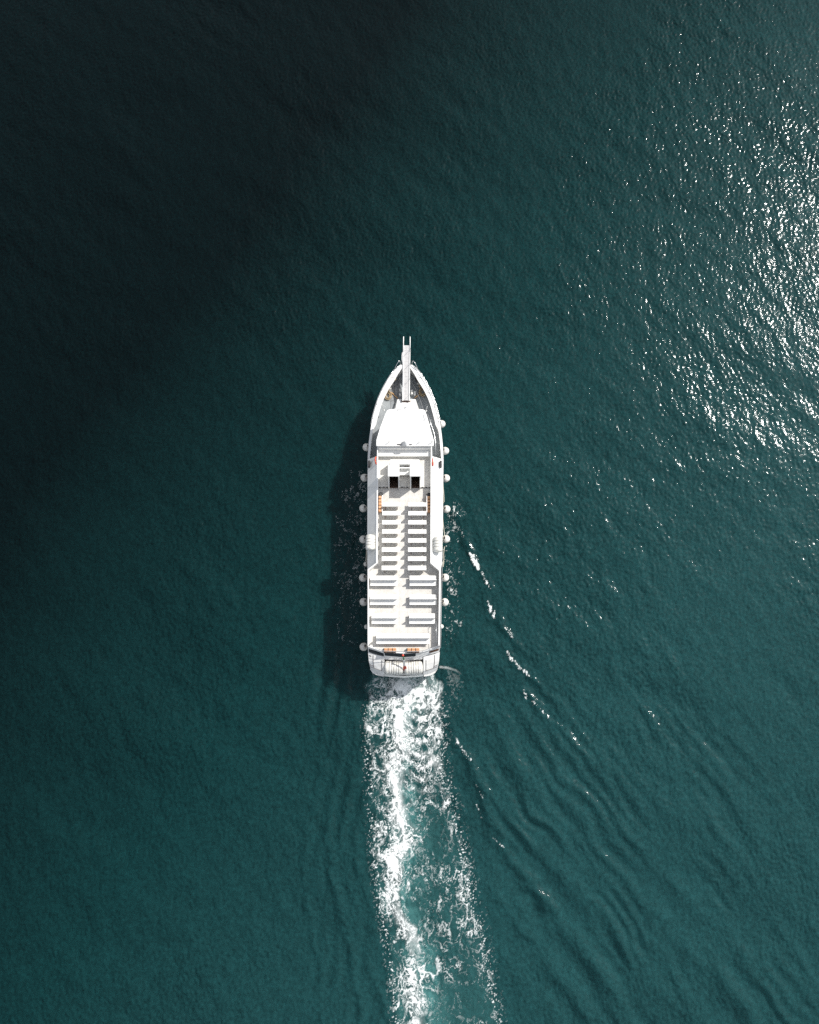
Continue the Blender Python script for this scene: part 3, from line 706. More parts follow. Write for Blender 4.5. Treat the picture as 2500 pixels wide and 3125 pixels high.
# ---- side bulwarks: inner wall, cap, outward slope to the knuckle
BZ = 5.02
capw = [(1361,0),(1716,0)]
for mir, xi0, xi1, xo0, xo1, name in ((-1, 1154.5, 1152.2, 1151, 1148.4, 'port'), (1, 1315, 1313.6, 1318.8, 1317.3, 'starboard')):
    bm = bmesh.new(); ys_ = [1361, 1400, 1450, 1487, 1550, 1620, 1680, 1718]
    def lp(a, b2, py): return a+(b2-a)*(py-1361)/(1718-1361)
    I = [V(lp(xi0,xi1,p), p, BZ) for p in ys_]; O = [V(lp(xo0,xo1,p), p, BZ) for p in ys_]
    # aft run: cap swings out to the hull side
    tail_i = [(1718,None),(1741,-1125.7 if mir<0 else 1340.5),(1800,-1126 if mir<0 else 1340),(1900,-1126.5 if mir<0 else 1339),(1968,-1127 if mir<0 else 1338)]
    tail_o = [(1718,None),(1737,-1122.5 if mir<0 else 1345.5),(1800,-1122.5 if mir<0 else 1345.2),(1900,-1122.5 if mir<0 else 1344),(1972,-1122.5 if mir<0 else 1342)]
    for q in tail_i[1:]: I.append(V(abs(q[1]), q[0], 4.95))
    for q in tail_o[1:]: O.append(V(abs(q[1]), q[0], 4.95))
    ID = [(p[0]-mir*(.0 if i < 8 else .0), p[1], DK-.02) for i, p in enumerate(I)]
    strip(bm, I, O); strip(bm, I, ID)
    k = len(ys_)
    OD = [(p[0], p[1], 4.0) for p in O[k:]]
    strip(bm, O[k:], OD)
    strip(bm, O, [(p[0], p[1], p[2]-.1) for p in O])
    part('deck_bulwark', bm, 'white')
    # outward sloping band
    bm = bmesh.new(); A, Bq = [], []
    for py in (1402, 1450, 1500, 1550, 1600, 1650, 1700, 1718):
        A.append(V(lp(xo0,xo1,py), py if py > 1402 else 1392, BZ-.03)); hw, z = gw(max(py,1404)); Bq.append(V(CX(py)+mir*(hw-.3), py, 4.02))
    strip(bm, A, Bq)
    quad(bm, A[-1], Bq[-1], V(1122.5 if mir<0 else 1345.5, 1737, 4.02), V(1122.5 if mir<0 else 1345.5, 1737, 4.93))
    quad(bm, A[-1], V(1122.5 if mir<0 else 1345.5, 1737, 4.93), O[8], O[7])
    quad(bm, A[0], Bq[0], (Bq[0][0], Bq[0][1], FD_Z), (A[0][0], A[0][1], FD_Z))
    # stiffener lip at the front of the band and step at 1487
    part('gallery_roof', bm, 'white')
    bm = bmesh.new()
    a = Vector(V(lp(xo0,xo1,1487), 1487, BZ-.03)); hw, z = gw(1487); b2 = Vector(V(CX(1487)+mir*(hw-1), 1487, 4.03))
    up = Vector((0,0,.05)); dy = Vector((0,.04,0)); a2 = a.lerp(b2, .04)
    hexa(bm, [a2-dy-up, b2-dy-up, b2+dy-up, a2+dy-up], [a2-dy+up*.6, b2-dy+up*.6, b2+dy+up*.6, a2+dy+up*.6])
    part('gallery_roof_rib', bm, 'white')
    # windows along the saloon side below
    for j in range(9):
        py0 = 1430+j*58; py1 = py0+46
        x0, y0 = P(CX(py0)+mir*gw(py0)[0], py0, 4.02); x1, y1 = P(CX(py1)+mir*gw(py1)[0], py1, 4.02)
        c0 = P(CX(py0), py0, 4.02)[0]
        bm = bmesh.new(); 
        def sx_(x, z): k = .985 if z > 3 else .95+(z-1.9)*.035/1.1; return c0+(x-c0)*k+mir*.03
        hexa(bm, [(sx_(x0,2.3)-mir*.1,y0,2.3),(sx_(x1,2.3)-mir*.1,y1,2.3),(sx_(x1,2.85)-mir*.1,y1,2.85),(sx_(x0,2.85)-mir*.1,y0,2.85)],
             [(sx_(x0,2.3),y0,2.3),(sx_(x1,2.3),y1,2.3),(sx_(x1,2.85),y1,2.85),(sx_(x0,2.85),y0,2.85)])
        part('saloon_window', bm, 'dark')
    # sidelight box
    bm = bmesh.new(); l = 1123.2 if mir < 0 else 1342.6
    boxpx(bm, l, 1405, l+6.4, 1424, 4.62, 4.0); part('sidelight_box', bm, 'black', bevel=.02)

# ---- stair hoods
for l, t_, r, b2 in HOLES:
    px0, px1 = l-6, r+4
    HZ = DK2+2.36
    bm = bmesh.new()
    slab(bm, [V(px0-.3,1453.5,HZ), V(px1+.3,1453.5,HZ), V(px1,1417.5,HZ), V(px0,1417.5,HZ)], .07)
    hood = part('stair_hood', bm, 'white', bevel=.02)
    xa, yt = P(px0, 1417.5, HZ); xb, yb = P(px1, 1453.5, HZ); ydn = P(px0, 1491.5, DK+.1)[1]
    for xx, s in ((xa, 1), (xb, -1)):
        bm = bmesh.new()
        pr = [(yt-.05, DK2-.05), (yt-.05, HZ-.075), (yb+.03, HZ-.075), (yb+.02, DK+1.15), (ydn, DK+.7), (ydn-.02, DK-.02)]
        hexa(bm, [(xx+s*.02, a, c) for a, c in pr], [(xx+s*.09, a, c) for a, c in pr]); part('side_wall', bm, 'white', hood)
    bm = bmesh.new(); box(bm, xa+.09, xb-.09, yt-.09, yt-.03, DK2, HZ-.08); part('front_wall', bm, 'white', hood)
    # the well below, with its steps
    wx0, wy1 = P(l, 1440, DK2); wx1, wy0 = P(r, 1488, DK2); wy1 = yt-.2
    bm = bmesh.new(); zb = 1.9
    quad(bm,(wx0,wy0,zb),(wx1,wy0,zb),(wx1,wy1,zb),(wx0,wy1,zb)); quad(bm,(wx0,wy0,zb),(wx0,wy1,zb),(wx0,wy1,DK2),(wx0,wy0,DK2)); quad(bm,(wx1,wy0,zb),(wx1,wy1,zb),(wx1,wy1,DK2),(wx1,wy0,DK2))
    quad(bm,(wx0,wy1,zb),(wx1,wy1,zb),(wx1,wy1,DK2),(wx0,wy1,DK2)); quad(bm,(wx0,wy0,zb),(wx1,wy0,zb),(wx1,wy0,DK2-.02),(wx0,wy0,DK2-.02))
    part('stair_well', bm, 'brown', hood)
    bm = bmesh.new()
    for k in range(7):
        y_ = wy0 + .02 + k*.25; box(bm, wx0+.01, wx1-.01, y_, y_+.24, DK-.2-k*.27-.05, DK-.2-k*.27)
    part('stairs', bm, 'brown', hood)
    bm = bmesh.new()
    for xx in (wx0+.12, wx1-.12): lathe(bm, [(.03,0),(.03,.02),(0,.025)], Matrix.Translation((xx, yb+.35, HZ)), 8)
    part('bolt', bm, 'grey', hood)
# dark locker between the hoods
bm = bmesh.new(); boxpx(bm, 1220.5, 1420, 1250.5, 1428, DK2+.5, DK2); part('locker', bm, 'brown', bevel=.02)
bm = bmesh.new(); boxpx(bm, 1222, 1419, 1235, 1423, DK2+.75, DK2+.52); part('locker_lid', bm, 'white', bevel=.02)
# transverse front coaming of the upper deck under the roof
bm = bmesh.new(); x0, y = P(1154, 1361, RZ); x1, _ = P(1316, 1361, RZ); box(bm, x0, x1, y+.0, y+.05, DK2, RZ-.13); part('front_coaming', bm, 'white')

# ---- stern
def deckedge(py, w): return py
bm = bmesh.new()      # sloping aft wall
top = [V(1122.8,1974,4.05), V(1172,1990,4.05), V(1233,1994.5,4.05), V(1291,1990,4.05), V(1343,1974,4.05)]
wl = [V(1123.8,1990,3.62), V(1173,2004,3.62), V(1233,2009,3.62), V(1290,2004,3.62), V(1341,1990,3.62)]
strip(bm, top, wl)
part('aft_wall', bm, 'quarter')
bm = bmesh.new()
def lerp3(a, b2, t_): return tuple(a[i]+(b2[i]-a[i])*t_ for i in range(3))
def band(i, u0, u1, v0, v1, o=.02):
    A, Bb, Cc, Dd = (Vector(v) for v in (top[i], top[i+1], wl[i+1], wl[i]))
    n = (Bb-A).cross(Dd-A).normalized(); n = n if n.y < 0 else -n
    q = [Vector(lerp3(lerp3(A,Bb,u), lerp3(Dd,Cc,u), v))+n*o for u, v in ((u0,v0),(u1,v0),(u1,v1),(u0,v1))]
    hexa(bm, [p-n*.03 for p in q], q)
band(0, .05, .98, .32, .93); part('stern_window', bm, 'dark')
bm = bmesh.new(); band(1, .03, 1.0, .10, .74); band(2, 0.0, .62, .10, .74); part('stern_window', bm, 'dark')
bm = bmesh.new(); band(3, .38, .95, .25, .62); part('stern_window', bm, 'brown')
# name board under the windows
bm = bmesh.new()
nb0 = [V(1173,2004.3,3.61), V(1203,2007,3.61), V(1233,2008.6,3.61), V(1262,2007,3.61), V(1290,2004.3,3.61)]
nb1 = [V(1173,2012,3.44), V(1203,2014.5,3.44), V(1233,2016,3.44), V(1262,2014.5,3.44), V(1290,2012,3.44)]
strip(bm, nb0, nb1); nbd = part('name_board', bm, 'quarter')
bm = bmesh.new(); strip(bm, [(p[0], p[1]+.01, p[2]-.01) for p in nb1], [(p[0], p[1]+.05, 2.3) for p in nb1]); part('recess_wall', bm, 'brown')
xa, ya = P(1232, 2011.8, 3.52)
text_mesh('lettering', 'TRAVELMAR', .15, 'letter', nbd, FW @ Matrix.Translation((xa, ya-.01, 3.56)) @ Matrix.Rotation(R(35), 4, 'X') @ Matrix.Diagonal((2.2, 1, 1, 1)))
# raft recess floor and the quarters either side
bm = bmesh.new()
quad(bm, V(1172,2004,2.35), V(1292,2004,2.35), V(1292,2058,2.35), V(1172,2058,2.35))
boxpx(bm, 1173, 2054.5, 1291, 2058.5, 2.45, 1.3)
rec = part('raft_recess', bm, 'quarter')
for mir in (-1, 1):
    bm = bmesh.new()
    X_ = (lambda v: v) if mir < 0 else (lambda v: 2*1233-v)
    g0 = [V(X_(1123.5),1989.5,3.64), V(X_(1140),1996,3.64), V(X_(1157),2000.5,3.64), V(X_(1173.5),2004,3.64)]
    g1 = [V(X_(1125.5),2016,3.30), V(X_(1140),2021,3.34), V(X_(1157),2025,3.36), V(X_(1173.5),2028,3.38)]
    g2 = [V(X_(1130.5),2037,2.92), V(X_(1143),2041,2.98), V(X_(1158),2045,3.02), V(X_(1173.5),2048,3.05)]
    g3 = [V(X_(1137.5),2048,2.55), V(X_(1147),2053,2.55), V(X_(1160),2057,2.58), V(X_(1173.5),2059,2.6)]
    for a, b2 in ((g0,g1),(g1,g2),(g2,g3)): strip(bm, a, b2)
    strip(bm, g3, [(p[0], p[1]+.06, 1.35) for p in g3])
    strip(bm, [g0[3],g1[3],g2[3],g3[3]], [(g0[3][0],g0[3][1],1.4),(g1[3][0],g1[3][1],1.4),(g2[3][0],g2[3][1],1.35),(g3[3][0],g3[3][1],1.3)])
    bmesh.ops.remove_doubles(bm, verts=bm.verts[:], dist=.005)
    qp = part('stern_quarter', bm, 'quarter')
    bm = bmesh.new()      # door outline
    def onq(u, v):
        rows = (g0, g1, g2, g3); v = min(v, 2.999); i = int(v); fv = v-i; k = min(u, 2.999); j = int(k); fu = k-j
        return Vector(lerp3(lerp3(rows[i][j], rows[i][j+1], fu), lerp3(rows[i+1][j], rows[i+1][j+1], fu), fv)) + Vector((0,-.012,.018))
    for path in ([(.95,.15),(.95,1.0),(.95,1.9)], [(2.5,.5),(2.5,1.0),(2.5,2.0)], [(.95,1.9),(1.7,1.95),(2.5,2.0)], [(.05,1.55),(.5,1.6),(.95,1.62)], [(.05,1.85),(.5,1.9),(.95,1.92)]):
        tube(bm, [onq(*q) for q in path], .022, 4)
    part('door_outline', bm, 'line', qp)
    bm = bmesh.new(); a = [onq(.12,1.6), onq(.9,1.68), onq(.9,1.86), onq(.12,1.8)]; hexa(bm, [p-Vector((0,0,.03)) for p in a], [p+Vector((0,-.01,.02)) for p in a]); part('mooring_port', bm, 'grey', qp)
    if mir < 0:
        bm = bmesh.new(); tube(bm, [onq(.25,.3), onq(.55,.38)], .03, 5); part('handle', bm, 'black', qp)
# transom apron down to the hull edge
bm = bmesh.new()
e0 = [V(1137.5,2049,1.5), V(1147,2055,1.45), V(1160,2058.5,1.4), V(1190,2060.5,1.42), V(1233,2062.5,1.42), V(1276,2060.5,1.42), V(1306,2058.5,1.4), V(1319,2055,1.45), V(1328.5,2049,1.5)]
e1 = [V(1140,2053,1.25), V(1149,2059,1.15), V(1162,2062,1.1), V(1190,2066,1.05), V(1233,2068.5,1.05), V(1276,2066,1.05), V(1304,2062,1.1), V(1317,2059,1.15), V(1326,2053,1.25)]
strip(bm, e0, e1); strip(bm, e1, [(p[0], p[1]+.12, WZ-.3) for p in e1]); part('transom', bm, 'quarter')
# aft rail round the upper deck
bm = bmesh.new()
rl = [V(1127,1966,4.98), V(1129,1972,4.98), V(1172,1986.5,4.98), V(1233,1989,4.98), V(1291,1986.5,4.98), V(1337,1972,4.98), V(1338.5,1966,4.98)]
tube(bm, rl, .025, 6); tube(bm, [(p[0],p[1],4.65) for p in rl], .015, 6)
for a, b2 in zip(rl[1:-1], rl[2:-1]):
    n = max(1, round((Vector(a)-Vector(b2)).length/.85))
    for i in range(n+1):
        p = lerp3(a, b2, i/n); tube(bm, [p, (p[0], p[1], 4.08)], .018, 5)
part('aft_railing', bm, 'metal', smooth=True)
bm = bmesh.new()      # low coaming at the deck edge
strip(bm, [V(1124.5,1971,4.25), V(1172,1986.5,4.25), V(1233,1990.5,4.25), V(1291,1986.5,4.25), V(1341.5,1971,4.25)], [V(1124,1974,4.25), V(1172,1989.5,4.25), V(1233,1994,4.25), V(1291,1989.5,4.25), V(1342,1974,4.25)])
strip(bm, [V(1124,1974,4.25), V(1172,1989.5,4.25), V(1233,1994,4.25), V(1291,1989.5,4.25), V(1342,1974,4.25)], top); part('aft_coaming', bm, 'white')
# wires of the starboard aft rail
bm = bmesh.new()
tube(bm, [V(1331,1896,DK+.9), V(1333,1962,DK+.9)], .018, 5)
for py in (1897, 1918, 1940, 1961):
    a = V(1331.5, py, DK+.9); tube(bm, [a, (a[0], a[1], DK)], .018, 5)
tube(bm, [V(1331,1896,DK+.45), V(1333,1962,DK+.45)], .012, 5)
part('side_railing', bm, 'metal', smooth=True)

# ================================================================== THINGS ON AND ABOUT THE FERRY
# ---- benches
def finish(root, pieces):
    for nm, bm, mat, bv in pieces: obj(nm, bm, mat, root, bevel=bv)
def slatbox(x0, x1, y0, y1, z0, z1):
    bm = bmesh.new(); box(bm, x0, x1, y0, y1, z0, z1); return bm
def small_bench(w_):
    r = empty('deck_bench', (0,0,0), 'x', 'bench')
    h = w_/2; P_ = [('seat', slatbox(-h, h, -.06, .33, .42, .455), 'white', .012)]
    bm = bmesh.new(); hexa(bm, [(-h,-.035,.47),(h,-.035,.47),(h,.0,.47),(-h,.0,.47)], [(-h,-.155,1.0),(h,-.155,1.0),(h,-.12,1.01),(-h,-.12,1.01)]); P_.append(('backrest', bm, 'white', .012))
    for s in (-1, 1):
        bm = bmesh.new(); x = s*h*.66
        tube(bm, [(x,-.20,0),(x,-.10,.44),(x,-.165,.85)], .026, 6); P_.append(('leg', bm, 'post', 0))
        bm = bmesh.new(); tube(bm, [(x,.25,0),(x,.2,.42)], .024, 6); P_.append(('leg', bm, 'post', 0))
    finish(r, P_); return r
def double_bench(w_):
    r = empty('double_bench', (0,0,0), 'x', 'bench')
    h = w_/2
    P_ = [('front_seat', slatbox(-h, h, .03, .42, .41, .45), 'white', .012), ('rear_seat', slatbox(-h, h, -.46, -.03, .41, .45), 'white', .012), ('backrest', slatbox(-h, h, -.025, .025, .20, .90), 'white', .012)]
    for s in (-1, 1):
        bm = bmesh.new(); x = s*(h-.12)
        box(bm, x-.025, x+.025, -.42, .38, .34, .405); box(bm, x-.025, x+.025, -.40, -.34, 0, .34); box(bm, x-.025, x+.025, .30, .36, 0, .34)
        P_.append(('leg', bm, 'post', 0))
    finish(r, P_); return r
def place(root, first, x, y, z, label, group):
    o = root if first else copy_tree(root)
    o.location = (x, y, z); o['label'] = label; o['group'] = group
    return o
ordn = ['first','second','third','fourth','fifth','sixth','seventh','eighth']
sb = None
bys = [1545.0, 1572.0, 1600.0, 1628.0, 1655.6, 1683.6, 1711.4, 1739.8]
for side in ('left', 'right'):
    for i, by in enumerate(bys):
        cxp = (1194.5 - .28*i if side == 'left' else 1274.3 - .16*i)
        x, y = P(cxp, by, DK+1.0)
        if sb is None: sb = small_bench(1.58); first = True
        else: first = False
        nxt = 'beside the orange float' if i == 0 else ('last before the wide double benches' if i == 7 else 'counted back from the stair openings')
        place(sb, first, x, y+.14, DK, f'{ordn[i]} short white bench of the {side} row, {nxt}', 'short white benches in two rows on the upper deck')
db = None
for i, (by, lx, rx) in enumerate([(1769.2,1171,1291.5),(1827.6,1170,1291.5),(1885.6,1173.2,1288.5)]):
    for side, cxp in (('left', lx), ('right', rx)):
        x, y = P(cxp, by, DK+.9)
        if db is None: db = double_bench(2.30); first = True
        else: first = False
        wh_ = ['foremost', 'middle', 'rearmost'][i]
        o = place(db, first, x, y, DK, f'{wh_} wide white back to back bench on the {side} of the aft deck', 'wide double benches on the aft deck')
        if i == 2: o.scale = (.95, 1, 1)
x, y = P(1229.5, 1947, DK+.9); lb = double_bench(4.48); lb.location = (x, y, DK)
lb['label'] = 'single very long white bench across the stern in front of the orange lifejackets'; lb.name = 'long_bench'
bm = bmesh.new(); boxpx(bm, 1191, 1402, 1280, 1416.5, DK2+1.25, DK2-.01); part('deck_locker', bm, 'white', bevel=.02)
x, y = P(1235.2, 1429, DK2+.9); mb = empty('narrow_bench', (x, y, DK2), 'narrow white bench fitted between the two stair hoods', 'bench')
finish(mb, [('seat', slatbox(-.45, .45, -.50, 0, .41, .45), 'white', .01), ('backrest', slatbox(-.45, .45, 0, .12, .1, .90), 'white', .01), ('leg', slatbox(-.42, -.34, -.44, -.06, 0, .41), 'post', 0), ('leg', slatbox(.34, .42, -.44, -.06, 0, .41), 'post', 0)])
# built-in bench against the wheelhouse
yw = P(1235, 1361, RZ)[1]; x0 = P(1155.5, 1392, DK2+.45)[0]; x1 = P(1313.5, 1392, DK2+.45)[0]; yf = P(1235, 1392, DK2+.45)[1]
fb = empty('wheelhouse_bench', ((x0+x1)/2, yw, DK2), 'full width white bench in the shade behind the wheelhouse roof', 'bench')
hw_ = (x1-x0)/2; d_ = yf-yw
bmb = bmesh.new(); hexa(bmb, [(-hw_,-.14,.46),(hw_,-.14,.46),(hw_,-.02,.46),(-hw_,-.02,.46)], [(-hw_,-.12,.93),(hw_,-.12,.93),(hw_,-.02,.93),(-hw_,-.02,.93)])
finish(fb, [('seat', slatbox(-hw_, hw_, d_, -.02, .40, .45), 'white', .01), ('backrest', bmb, 'white', .01), ('base_panel', slatbox(-hw_, hw_, d_+.04, d_+.08, 0, .40), 'white', 0)])

# ---- fenders
def fender(r):
    e = empty('ball_fender', (0,0,0), 'x', 'fender'); 
    bm = bmesh.new()
    prof = [(0,-r)] + [(r*math.sin(a), -r*math.cos(a)) for a in (math.pi*k/14 for k in range(1,13))] + [(r*.22, r*.99), (r*.16, r*1.1), (0, r*1.1)]
    lathe(bm, prof, Matrix.Identity(4), 24); obj('ball', bm, 'fender', e, smooth=True)
    bm = bmesh.new(); lathe(bm, [(0,r*1.06),(r*.20,r*1.06),(r*.20,r*1.17),(r*.13,r*1.25),(0,r*1.25)], Matrix.Identity(4), 14); lathe(bm, [(r*.34,r*.945),(r*.34,r*.965),(r*.20,r*1.06)], Matrix.Identity(4), 16)
    obj('eye', bm, 'black', e, smooth=True)
    return e
FL = [(1118.7,1365,1,'left','first from the bow, below the fore roof'),(1112.5,1458,1,'left','beside the stair openings'),(1108.8,1551,1,'left','beside the orange float'),(1109,1646,1,'left','tucked under the white raft canister'),
      (1108,1763,1,'left','beside the foremost double bench'),(1110,1837,1,'left','beside the middle double bench'),(1110,1974,1,'left','last one, at the stern corner'),
      (1348,1294,1,'right','first from the bow'),(1359,1376,1,'right','beside the shaded wheelhouse bench'),(1361.5,1459.5,1,'right','beside the stair openings'),(1363,1554,1,'right','where the side foam starts'),(1361.5,1645,1,'right','beside the raft canister'),
      (1358.5,1763,1,'right','beside the foremost double bench'),(1357.5,1838,1,'right','beside the middle double bench'),
      (1116.5,1722,0,'left','hanging half way aft'),(1118.5,1913,0,'left','near the stern'),(1347.5,1912,0,'right','near the stern')]
fb_, fs_ = None, None
for px, py, big, side, where in FL:
    r = .355 if big else .2; zc = 2.35 if big else 2.5
    if big:
        o = fender(r) if fb_ is None else copy_tree(fb_); fb_ = fb_ or o
    else:
        o = fender(r) if fs_ is None else copy_tree(fs_); fs_ = fs_ or o
    x, y = P(px, py, zc); o.location = (x, y, zc)
    mir = -1 if side == 'left' else 1
    o.rotation_euler = (R(-10), R(-mir*30), 0) if big else (R(-14), R(-mir*26), 0)
    o['label'] = f"{'large round' if big else 'small'} white fender on the {side} side, {where}"; o['group'] = 'white ball fenders along the ferry sides'
    bpy.context.view_layer.update()
    # its hanging rope
    q = o.matrix_world @ Vector((0,0,r*1.2)); hw, gz = gw(py); gx_, gy_ = P(CX(py)+mir*(hw-.5), py-2, gz)
    bm = bmesh.new(); pts = [q, q.lerp(Vector((gx_+mir*.05, gy_, gz)), .5)+Vector((mir*.02,0,-.03)), Vector((gx_+mir*.04, gy_, gz)), Vector((gx_-mir*.12, gy_, gz+.03))]
    inv = o.matrix_world.inverted(); tube(bm, [inv @ p for p in pts], .014, 5); obj('rope', bm, 'ropew', o, smooth=True)

# ---- life raft canisters
def canister(L, r, nm='life_raft_canister', bands=6):
    e = empty(nm, (0,0,0), 'x', 'life raft')
    A = Matrix.Rotation(math.pi/2, 4, 'Y')
    prof = [(0,-L/2),(r*.45,-L/2),(r*.75,-L/2+.03),(r*.93,-L/2+.09),(r,-L/2+.17)]
    n = bands
    for k in range(n):
        z0 = -L/2+.2+(L-.4)*k/n; z1 = -L/2+.2+(L-.4)*(k+1)/n
        prof += [(r*1.0, z0+.02),(r*1.0, z1-.035),(r*.965, z1-.02),(r*.965, z1)]
    prof += [(r,L/2-.17),(r*.93,L/2-.09),(r*.75,L/2-.03),(r*.45,L/2),(0,L/2)]
    bm = bmesh.new(); lathe(bm, prof, A, 36); obj('shell', bm, 'raft', e, smooth=True)
    for k in range(1, n):
        z = -L/2+.2+(L-.4)*k/n - .01
        bm = bmesh.new(); lathe(bm, [(r*.97,z-.008),(r*.992,z-.008),(r*.992,z+.008),(r*.97,z+.008),(r*.97,z-.008)], A, 36); obj('strap', bm, 'line', e)
    bm = bmesh.new(); box(bm, -L*.32, L*.32, -.28, -.22, -r-.04, -r*.72); box(bm, -L*.32, L*.32, .22, .28, -r-.04, -r*.72)
    for s in (-1, 1): box(bm, s*L*.3-.03, s*L*.3+.03, -.32, .32, -r-.1, -r-.04)
    obj('cradle', bm, 'black' if bands > 4 else 'metal', e)
    return e
c1 = canister(1.60, .56); x, y = P(1202.3, 2037, 3.05); c1.location = (x, y, 3.05); c1['label'] = 'ribbed white raft canister on the left of the stern recess'; c1['group'] = 'life raft canisters'
c1.rotation_euler = (0, 0, R(-2))
c2 = copy_tree(c1); x, y = P(1261.8, 2037, 3.05); c2.location = (x, y, 3.05); c2.rotation_euler = (R(8), 0, R(2)); c2['label'] = 'ribbed white raft canister on the right of the stern recess'
c3 = canister(1.36, .40, bands=4); x, y = P(1130.5, 1656, 4.85); c3.location = (x, y, 4.92); c3.rotation_euler = (0, R(0), R(90)); c3['label'] = 'white drum shaped raft canister on the left side of the boat amidships'; c3['group'] = 'life raft canisters'
c4 = copy_tree(c3); x, y = P(1336.5, 1662, 4.85); c4.location = (x, y, 4.92); c4['label'] = 'white drum shaped raft canister on the right side of the boat amidships'
for s, cc in ((-1, c3), (1, c4)):
    bm = bmesh.new()
    for d in (-.45, .45):
        tube(bm, [(d, -s*.44, -.1),(d, -s*.46, .12)], .02, 5); tube(bm, [(d,.3,-.32),(d,.38,-.6)], .025, 5); tube(bm, [(d,-.3,-.32),(d,-.38,-.7)], .025, 5)
    obj('bracket', bm, 'metal', cc)

# ---- orange floats and lifejackets
def life_float(mir):
    e = empty('life_float', (0,0,0), 'x', 'life float')
    L = 1.45; n = 5
    for k in range(n):
        bm = bmesh.new(); y0 = -L/2+k*L/n; box(bm, -.13, .13, y0+.02, y0+L/n-.02, .05, .62); obj('float_block', bm, 'orange', e, bevel=.05)
    bm = bmesh.new()
    for k in range(1, n):
        y0 = -L/2+k*L/n; box(bm, -.11, .11, y0-.02, y0+.02, .08, .58)
    obj('webbing', bm, 'black', e)
    bm = bmesh.new(); pts = [(mir*.06+.0, L/2+.06,.1)]
    lathe(bm, [(.0,-.16),(.16,-.16),(.2,-.12),(.2,.12),(.16,.16),(0,.16)], Matrix.Translation((-mir*.02, L/2+.1, .42)) @ Matrix.Rotation(R(20),4,'Y'), 20); obj('end_ring', bm, 'black', e, smooth=True)
    bm = bmesh.new(); tube(bm, [(-mir*.17, -L/2, .05), (-mir*.19, -L/2, .66), (-mir*.19, L/2, .66), (-mir*.17, L/2, .05)], .018, 6); obj('rack', bm, 'metal', e)
    return e
for mir, px, word in ((-1, 1160.0, 'left'), (1, 1309.5, 'right')):
    o = life_float(mir); x, y = P(px, 1537 if mir < 0 else 1538, DK+.6); o.location = (x, y, DK); o['label'] = f'narrow orange float with black end standing against the {word} bulwark'; o['group'] = 'orange floats by the bulwarks'
def jackets():
    e = empty('lifejacket_rack', (0,0,0), 'x', 'lifejackets')
    for k in range(3):
        for j in range(2):
            bm = bmesh.new(); x0 = -.52+k*.355; y0 = -.02+j*.17; box(bm, x0, x0+.32, y0, y0+.16, .1, .42+.05*(1-j)); obj('lifejacket', bm, 'orange', e, bevel=.045)
    bm = bmesh.new()
    for k in (1, 2): box(bm, -.52+k*.355-.035, -.52+k*.355, .0, .3, .1, .36)
    box(bm, -.56,-.52,0,.3,.1,.38); obj('strap', bm, 'black', e)
    bm = bmesh.new(); box(bm, -.55, .5, -.08, .32, .04, .09); box(bm, -.55, .5, -.09, -.05, .04, .3); obj('tray', bm, 'line', e)
    return e
j1 = jackets(); x, y = P(1191, 1990, DK+.3); j1.location = (x, y+.02, DK); j1['label'] = 'row of orange lifejackets on the left of the flagpole at the stern rail'; j1['group'] = 'lifejacket racks at the stern rail'
j2 = copy_tree(j1); x, y = P(1262, 1990, DK+.3); j2.location = (x, y+.02, DK); j2['label'] = 'row of orange lifejackets on the right of the flagpole at the stern rail'

# ---- lifebuoy lights by the sidelights
for mir, px, word in ((-1, 1149.5, 'left'), (1, 1321.2, 'right')):
    e = empty('lifebuoy_light' if mir > 0 else 'lifebuoy', (0,0,0), 'x', 'lifebuoy')
    if mir > 0:
        bm = bmesh.new(); lathe(bm, [(0,-.32),(.07,-.32),(.075,-.05),(.05,0),(.06,.05),(.02,.42),(0,.43)], Matrix.Rotation(-math.pi/2, 4, 'X'), 14); obj('float_light', bm, 'red', e, smooth=True)
        bm = bmesh.new(); lathe(bm, [(.08,-.03),(.08,.03),(.06,.035),(.06,-.03)], Matrix.Rotation(-math.pi/2, 4, 'X'), 14); obj('collar', bm, 'orange', e)
        e['label'] = 'long red and orange buoy light lying on the right gallery roof'
        x, y = P(px, 1411, 5.0); e.location = (x, y, 5.04)
    else:
        bm = bmesh.new(); pts = [(0, .33*math.cos(a), .33*math.sin(a)) for a in (2*math.pi*k/24 for k in range(24))]
        tube(bm, pts, .065, 10, closed=True); obj('ring', bm, 'red', e, smooth=True)
        bm = bmesh.new(); 
        for k in range(4):
            a = k*math.pi/2+.6; tube(bm, [(-.0, .33*math.cos(a+d), .33*math.sin(a+d)) for d in (-.1,0,.1)], .069, 10)
        obj('band', bm, 'orange', e, smooth=True)
        e['label'] = 'red ring lifebuoy hung outside the left bulwark behind the wheelhouse'
        x, y = P(px-1.5, 1405, 5.0); e.location = (x, y, 4.95); e.rotation_euler = (0, R(-12), 0); e.scale = (.9,.9,.9)

